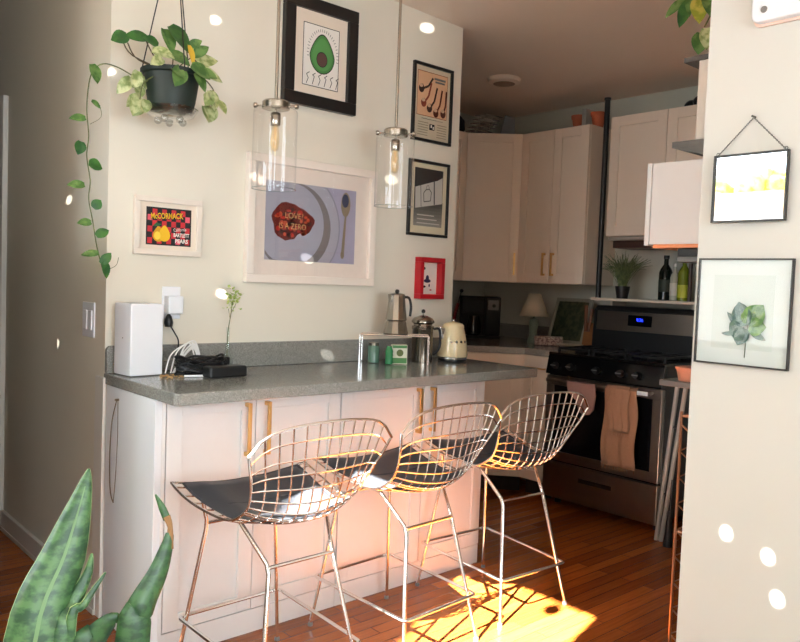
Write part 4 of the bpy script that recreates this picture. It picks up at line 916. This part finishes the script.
# ------------------------------------------------------------------ storage rack behind the right wall
RX0, RX1, RY0, RY1 = 1.66, 2.0, -1.74, -1.285
GM = mat('grey_metal', (104, 102, 100), .4, .6)
t = thing('metal_shelving_unit', 'tall grey metal shelving unit behind the end of the right wall', 'shelving unit', (1.83, -1.5, 0))
for x in (RX0+.012, RX1-.012):
    for y in (RY0+.012, RY1-.235): MB().box((x-.009, y-.009, 0), (x+.009, y+.009, 2.20)).build('post', mat('brown_metal', (84, 64, 54), .4, .5), t)
for z, yy in ((.93, RY1), (1.405, RY1-.045), (1.84, RY1)):
    B((RX0, RY0, z), (RX1, yy, z+.022)).build('shelf', GM, t, bevel=.002)
B((RX0+.02, RY0, 2.16), (RX1, RY1-.02, 2.18)).build('shelf', GM, t, bevel=.002)
MB().prism([(RY1, 1.84), (RY1-.14, 1.84), (RY1-.14, 1.80)], RX0, RX0+.02, M=Matrix(((0, 0, 1, 0), (1, 0, 0, 0), (0, 1, 0, 0), (0, 0, 0, 1)))).build('gusset', GM, t)
t = thing('white_storage_cabinet', 'small white box cabinet on the rack, beside the stove cabinets', 'cabinet', (1.85, -1.4, 1.45))
B((RX0, RY1-.20, 1.4745), (1.98, RY1+.075, 1.788)).build('body', CAB, t, bevel=.002)
B((RX0, RY1+.078, 1.470), (1.98, RY1+.098, 1.790)).build('door', CAB, t, bevel=.002)
B((RX0+.004, RY1-.20, 1.46), (1.98, RY1+.06, 1.474)).build('underside', mat('orange_lit_wood', (222, 146, 98), .4), t)  # warm orange glow on the underside is painted into its wood colour
tag(B((1.68, -1.40, 1.4275), (1.82, -1.32, 1.4585)).build('dark_tray', BLACK, None, bevel=.003), 'small dark item on the rack shelf under the white box cabinet', 'tray')
tag(B((1.68, -1.50, 1.4275), (1.80, -1.41, 1.455)).build('white_dish', WHITEP, None, bevel=.006), 'small white item on the rack shelf under the white box cabinet', 'dish')
tag(B((1.67, -1.505, 1.863), (1.9, -1.372, 2.155)).build('white_carton', mat('white_carton', (232, 224, 212), .6), None, bevel=.002), 'tall white box on the rack shelf under the top plant', 'box')
t = thing('food_container', 'terracotta coloured tub with red handle on the grey shelf', 'container', (1.74, -1.37, .953))
MB().lathe([(.001, .953), (.052, .953), (.062, .998), (.066, .998), (.066, 1.006), (.001, 1.006)], (1.73, -1.385, 0), 24).build('tub', mat('salmon_clay', (198, 132, 106), .6), t, smooth=True)
B((1.76, -1.44, 1.008), (1.79, -1.385, 1.035)).build('red_lid_piece', mat('bright_red', (206, 30, 60), .4), t, bevel=.003)
t = thing('trailing_plant', 'variegated trailing plant on top of the rack at the right wall', 'potted plant', (1.80, -1.45, 2.181))
MB().lathe([(.001, 2.181), (.05, 2.181), (.065, 2.27), (.001, 2.265)], (1.80, -1.45, 0), 24).build('pot', mat('dark_pot', (60, 46, 40), .5), t, smooth=True)
for b, tp, w, m in [((1.72, -1.27, 2.42), (1.66, -1.23, 2.35), .035, LG), ((1.70, -1.30, 2.40), (1.66, -1.29, 2.30), .05, LD), ((1.68, -1.31, 2.41), (1.66, -1.33, 2.33), .03, LG), ((1.70, -1.34, 2.40), (1.66, -1.37, 2.30), .065, leafmat('yellow_green', (150, 160, 50), (206, 196, 90), 30)), ((1.70, -1.37, 2.42), (1.66, -1.41, 2.32), .05, LG), ((1.68, -1.37, 2.26), (1.655, -1.375, 2.18), .065, LG), ((1.67, -1.39, 2.27), (1.65, -1.41, 2.19), .05, leafmat('yellow_green')if False else LV), ((1.8, -1.4, 2.42), (1.72, -1.36, 2.46), .05, LG)]:
    mb = MB(); leaf(mb, b, tp, w, up=(-.8, -.5, .2)); mb.build('leaf', m, t, smooth=True)
pm = MB()
for e_ in ((1.72, -1.27, 2.42), (1.70, -1.31, 2.40), (1.70, -1.35, 2.41), (1.68, -1.38, 2.28)): pm.tube(catmull([(1.80, -1.45, 2.26), (1.77, -1.40, 2.40), e_], 5), .003, 6)
pm.build('stem', STEM, t, smooth=True)
# leaning boards
t = thing('folding_tray_frame', 'two long grey folded bars leaning between stove and rack', 'folding frame', (2.45, -.86, 0))
for k, (y, yt) in enumerate(((-.782, -.845), (-.808, -.892))):
    MB().tube([(2.60, y, .0), (2.62, yt, .84)], .012, 8).build('bar', mat('pale_grey_bar', (172, 166, 158), .4), t)
for z in (.25, .6): MB().tube([(2.60+.024*z, -.782-.075*z, z), (2.60+.024*z, -.808-.1*z, z)], .006, 8).build('crosspiece', BLACK, t)
tag(MB().tube([(2.55, -.875, .0), (2.56, -.872, .18)], .02, 10, rr=[.024, .012]).tube([(2.56, -.872, .18), (2.57, -.872, .34)], .006, 8).build('hand_broom', BLACK, None, smooth=True), 'small black brush standing between the rack and the grey bars', 'brush')
# slim rack with zigzag sides
t = thing('wire_side_rack', 'slim bronze wire rack with zigzag side, at the wall end', 'rack', (1.3, -1.6, 0))
BRZ = mat('bronze_wire', (150, 112, 88), .3, .9)
for x in (1.30, 1.50):
    for y in (-1.577, -1.64): MB().tube([(x, y, 0), (x, y, .90)], .005, 8).build('post', BRZ, t, smooth=True)
    zg = [(x, -1.577 if k % 2 else -1.64, .02+k*.044) for k in range(20)]; MB().tube(zg, .0038, 6).build('zigzag_brace', BRZ, t)
for z in (.1, .5, .885):
    w = MB(); w.tube([(1.30, -1.577, z), (1.50, -1.577, z), (1.50, -1.74, z), (1.30, -1.74, z)], .004, 6, closed=True)
    for j in range(1, 8): w.tube([(1.30+.025*j, -1.577, z), (1.30+.025*j, -1.74, z)], .0018, 5)
    w.build('wire_shelf', BRZ, t, smooth=True)
for x in (1.30, 1.50): MB().tube([(x, -1.74, 0), (x, -1.74, .90)], .005, 8).build('post', BRZ, t, smooth=True)

# ------------------------------------------------------------------ right wall (plane x=1, facing -x)
XR = 1.0
t = thing('wall_mirror', 'small black edged mirror hanging from a chain on the right wall', 'mirror', (XR, -1.89, 1.483))
y0, y1, zz0, zz1 = -1.999, -1.799, 1.484, 1.668
frame_mb(y0, y1, zz0, zz1, .006, XR-.020, XR-.008, 'x').build('frame', FRAMEB, t, bevel=.001)
MIR = mat('mirror', (206, 208, 210), .0, 1, var=0)
B((XR-.015, y0+.005, zz0+.005), (XR-.009, y1-.005, zz1-.005)).build('mirror_glass', MIR, t)
top = Vector((XR-.008, -1.898, 1.762)); ch = MB()
for yy in (y0+.01, y1-.008):
    e0 = Vector((XR-.012, yy, zz1)); n = 26
    for k in range(n):
        p = e0.lerp(top, (k+.5)/n); d = (top-e0).normalized(); s = d.cross(Vector((1, 0, 0))) if k % 2 else Vector((1, 0, 0)); L = (top-e0).length/n*.72; w = .0016
        ch.tube([p+d*L*math.cos(q)+s*w*math.sin(q) for q in (0, .8, PI/2, 2.3, PI, 3.9, 3*PI/2, 5.5)], .0006, 4, closed=True)
ch.build('chain', FRAMEB, t)
MB().tube([(XR, -1.898, 1.764), (XR-.018, -1.898, 1.764)], .003, 8).build('nail', FRAMEB, t)
for yy in (y0+.01, y1-.008): MB().tube([(XR-.012, yy+.004*math.cos(q), zz1+.004+.004*math.sin(q)) for q in (0, .9, 1.8, 2.7, 3.6, 4.5, 5.4)], .001, 5, closed=True).build('ring', FRAMEB, t)

t = thing('pressed_leaf_frame', 'black edged glass frame with a green sprig on the right wall', 'picture', (XR, -1.89, 1.097))
y0, y1, zz0, zz1 = -2.026, -1.770, 1.096, 1.387
frame_mb(y0, y1, zz0, zz1, .0045, XR-.016, XR-.002, 'x').build('frame', FRAMEB, t, bevel=.001)
B((XR-.008, y0+.004, zz0+.004), (XR-.003, y1-.004, zz1-.004)).build('backing', mat('pale_backing', (214, 220, 218), .6, var=.01), t)
B((XR-.0086, y0+.045, zz0+.045), (XR-.0081, y1-.045, zz1-.045)).build('inner_sheet', mat('pale_sheet', (204, 212, 208), .6, var=.02), t)
lf = MB(); cx, cy = -1.905, 1.225
def yl(u, v): return Vector((XR-.0105, -1.770-.256*u, 1.387-.293*v))
LF1, LF2 = leafmat('pressed_green', (84, 126, 70), (120, 156, 92), 60), leafmat('pressed_bluegreen', (62, 92, 84), (92, 120, 108), 60)
for (b, tp, w, m) in (((.54, .62), (.46, .40), .055, LF2), ((.52, .64), (.38, .70), .06, LF2), ((.54, .64), (.47, .80), .045, LF2), ((.57, .60), (.72, .42), .06, LF1), ((.58, .62), (.76, .62), .05, LF1), ((.56, .6), (.60, .45), .04, LF1), ((.5, .64), (.34, .50), .02, LF2), ((.42, .70), (.29, .70), .012, LF2), ((.6, .66), (.76, .74), .02, LF2)):
    mb = MB(); leaf(mb, yl(*b), yl(*tp), w, up=(-1, 0, 0), curl=0); mb.build('leaf', m, t, smooth=True)
MB().tube([yl(.57, .60), yl(.555, .75), yl(.55, .91)], .0012, 6).tube([yl(.57, .62), yl(.3, .7)], .0008, 5).build('stem', mat('stem_dark', (70, 84, 60), .6), t, smooth=True)
MB().add([(XR-.0145, y0+.004, zz0+.004), (XR-.0145, y1-.004, zz0+.004), (XR-.0145, y1-.004, zz1-.004), (XR-.0145, y0+.004, zz1-.004)], [(3, 2, 1, 0)]).build('glass_pane', glass('frame_glass', (.97, .98, .98), .7), t)

t = thing('door_chime', 'white rounded plastic wall unit with grey button, top right', 'wall device', (XR, -1.97, 2.0))
M90 = Matrix(((0, 0, 1, 0), (1, 0, 0, 0), (0, 1, 0, 0), (0, 0, 0, 1)))
def rrect(a, b, c, d, r): return [(x+r*math.cos(q), y+r*math.sin(q)) for x, y, q0 in ((b-r, d-r, 0), (a+r, d-r, PI/2), (a+r, c+r, PI), (b-r, c+r, 3*PI/2)) for q in [q0+k*PI/8 for k in range(5)]]
MB().prism(rrect(-2.06, -1.884, 2.005, 2.12, .02), XR-.03, XR-.001, M=M90).build('housing', WHITEP, t, bevel=.006, seg=3)
MB().prism(rrect(-2.062, -1.882, 1.998, 2.115, .02), XR-.008, XR-.0005, M=M90).build('back_plate', mat('pinkish_plastic', (236, 206, 190), .5), t)
MB().lathe([(.009, 0), (.008, .003), (.001, .003)], (XR-.03, -1.918, 2.035), 18, M=Matrix.Rotation(-PI/2, 4, 'Y')).build('button', RUBBER, t)

# ------------------------------------------------------------------ snake plant
t = thing('snake_plant', 'snake plant with tall mottled green sword leaves in the foreground', 'potted plant', (-.72, -1.83, 0))
SG = leafmat('snake_green', (38, 74, 44), (80, 118, 70), 55, True); SGD = leafmat('snake_dark', (32, 66, 38), (58, 96, 54), 55, True)
MB().lathe([(.001, .0), (.10, .0), (.13, .24), (.135, .26), (.12, .26), (.115, .235), (.001, .232)], (-.735, -1.84, 0), 32).build('pot', mat('white_ceramic', (220, 216, 208), .3), t, smooth=True)
MB().lathe([(.113, .236), (.001, .238)], (-.735, -1.84, 0), 24).build('soil', mat('soil', (52, 38, 30), .95, bump=.6), t)
def blade(pts, ws, m, name='leaf', edge=None, twist=0):
    P = catmull(pts, 5); n = len(P); wS = []
    for i in range(n):
        s = i/(n-1)*(len(ws)-1); k = min(int(s), len(ws)-2); wS.append(ws[k]+(ws[k+1]-ws[k])*(s-k))
    rows = []; el = []; er = []
    for i, p in enumerate(P):
        d = (P[min(i+1, n-1)]-P[max(i-1, 0)]).normalized(); view = Vector((math.sin(.35+twist*i/n), math.cos(.35+twist*i/n), 0)); s = d.cross(view).normalized(); nn = s.cross(d).normalized()
        w = wS[i]/2; rows.append([p+s*w*u+nn*w*.35*u*u*(1 if True else 0) for u in (-1, -.6, -.2, .2, .6, 1)]); el.append(rows[-1][0]); er.append(rows[-1][-1])
    o = MB().grid(rows).build(name, m, t, smooth=True, solid=.0025)
    if ws[1] > .06: MB().grid([[p+(rows[i][3]-rows[i][2])*u-Vector((.3, .95, 0))*.0022 for u in (-.18, .18)] for i, p in enumerate(P[:-3])]).build('midrib', mat('leaf_midrib', (104, 140, 88), .5), o, smooth=True)
    if edge: MB().tube(el, .0012, 5).tube(er, .0012, 5).build('leaf_margin', edge, o, smooth=True)
    return o
EDGE = mat('leaf_edge', (170, 190, 130), .5)
blade([(-.80, -1.85, .23), (-.79, -1.82, .55), (-.776, -1.80, .80), (-.733, -1.778, .90), (-.708, -1.765, .965), (-.693, -1.754, 1.008)], [.05, .07, .074, .056, .028, .001], SG, edge=EDGE)
blade([(-.73, -1.82, .23), (-.75, -1.82, .5), (-.748, -1.81, .78), (-.725, -1.795, .835), (-.705, -1.788, .87), (-.699, -1.786, .897)], [.02, .025, .022, .02, .011, .001], SG, edge=EDGE)
blade([(-.72, -1.83, .23), (-.735, -1.82, .5), (-.735, -1.81, .80), (-.715, -1.805, .835), (-.685, -1.801, .872)], [.015, .015, .012, .009, .001], SG, edge=EDGE)
blade([(-.69, -1.86, .23), (-.68, -1.86, .5), (-.665, -1.85, .785), (-.650, -1.84, .825), (-.622, -1.83, .865), (-.606, -1.825, .905), (-.603, -1.822, .918)], [.04, .045, .045, .040, .028, .015, .009], SGD, twist=-.2)
DRY = mat('dry_leaf_tip', (140, 104, 66), .8, var=.2)
blade([(-.604, -1.825, .895), (-.602, -1.822, .925), (-.605, -1.816, .940)], [.011, .006, .010], DRY, name='dry_patch')
blade([(-.6045, -1.817, .936), (-.609, -1.809, .952), (-.615, -1.80, .970)], [.010, .009, .001], SGD, name='leaf_tip', twist=.3)
blade([(-.70, -1.82, .23), (-.71, -1.82, .5), (-.72, -1.82, .76), (-.705, -1.82, .792), (-.684, -1.828, .815), (-.668, -1.83, .806)], [.04, .05, .046, .034, .018, .001], SGD, edge=None)
blade([(-.7525, -1.90, .23), (-.78, -1.92, .4), (-.83, -1.94, .6)], [.03, .05, .001], SG, edge=EDGE)

# ------------------------------------------------------------------ mirror ball (its light spots dot the walls)
BP = Vector((-1.35, -1.75, 1.95))
t = thing('mirror_ball', 'small mirrored ball hanging in the sunny window', 'mirror ball', tuple(BP))
fb = MB(); n = 10
for i in range(n):
    for k in range(20):
        a0, a1 = PI*i/n, PI*(i+1)/n; b0, b1 = 2*PI*k/20, 2*PI*(k+1)/20; R = .035
        fb.add([BP+Vector((math.sin(a)*math.cos(b), math.sin(a)*math.sin(b), math.cos(a)))*R for a, b in ((a0+.01, b0), (a1-.01, b0), (a1-.01, b1), (a0+.01, b1))], [(0, 1, 2, 3)])
fb.build('facets', MIR, t); MB().tube([BP+Vector((0, 0, .033)), (BP.x, BP.y, cz(BP.x)-.002)], .0012, 6).build('string', BLACK, t)
for (tx, ty, tz, pw) in [(.411, 0, 2.297, 1), (1.556, 0, 2.544, 1), (0, 0, 2.01, 1), (.473, 0, 1.215, 1), (.87, -.02, 1.381, .7), (0, .408, 1.572, .8), (0, .536, .974, .8), (1, -1.885, .632, 1), (1, -2.0, .599, 1), (1, -2.03, .495, 1), (1.0, -.02, .95, .6), (.60, -.03, 1.70, .5), (1.36, 0, 1.78, .5)]:
    d = Vector((tx, ty, tz))-BP; l = bpy.data.lights.new('ball_glint', 'SPOT'); l.energy = 800*pw*d.length_squared/6; l.color = (1, .95, .86)
    l.spot_size = math.radians(1.0)*max(.9, 1); l.spot_blend = .6; l.shadow_soft_size = .001
    o = bpy.data.objects.new('ball_glint', l); COL.objects.link(o); o.location = BP+d.normalized()*.05; o.rotation_euler = d.to_track_quat('-Z', 'Y').to_euler()

# ------------------------------------------------------------------ outside the windows
t = thing('sun_block_tree', 'yellow-green leafy tree added outside to block sun at one window', 'tree', (-5.4, -1.2, 0))  # added so its crown keeps direct sun out of one window
MB().tube([(-5.2, -1.3, -1.5), (-5.2, -1.35, 1.5), (-5.1, -1.4, 3.4)], .12, 10).build('trunk', mat('bark', (92, 76, 60), .9), t, smooth=True)
tr = MB(); rr = random.Random(1)
for k in range(26):
    tr.ball((-5.0+rr.uniform(-.35, .35), -1.42+rr.uniform(-.55, .5), 3.85+rr.uniform(-.7, .7)), rr.uniform(.28, .42), 0, 10)
tr.build('crown', leafmat('tree_leaves', (110, 140, 50), (190, 196, 80), 9), t, smooth=True)
struct('ground', B((-14, -9, -1.6), (-2.2, 8, -1.5)), mat('pale_paving', (206, 200, 190), .9))
tag(B((-5.2, .15, 2.13), (-4.95, 3, 2.36)).build('wall_coping', mat('tan_fence', (176, 150, 120), .8)), 'tan coping board on the white garden wall outside', 'coping')
struct('wall_garden', B((-5.15, .15, -1.5), (-5.0, 3, 2.13)), mat('garden_white', (236, 236, 232), .8))
t = thing('garden_shrub', 'yellow-green shrub behind the white garden wall', 'shrub', (-5.6, .8, 0))
tr = MB(); rr = random.Random(12)
for k in range(22): tr.ball((-5.6+rr.uniform(-.1, .2), .85+rr.uniform(-.5, .6), 2.45+rr.uniform(-.15, .22)), rr.uniform(.08, .15), 0, 8)
tr.build('foliage', leafmat('shrub_leaves', (150, 170, 60), (214, 214, 110), 12), t, smooth=True)
MB().tube([(-5.6, .85, -1.5), (-5.6, .85, 2.4)], .05, 8).build('trunk', MATS['bark'], t)
struct('sun_block_wall', B((-11, -8, -1.5), (-5.5, -7, 8.5)), mat('sun_block_brick', (150, 128, 112), .9))  # unseen block, added to keep sun out of the back window
struct('sun_block_wall_2', B((-7.2, -6.9, -1.5), (-6, -3.9, 6.3)), MATS['sun_block_brick'])  # unseen block, added to keep sun out of the rear side window
struct('fence', B((-8.2, -9, -1.5), (-8.0, 8, .9)), mat('tan_fence', (176, 150, 120), .8))
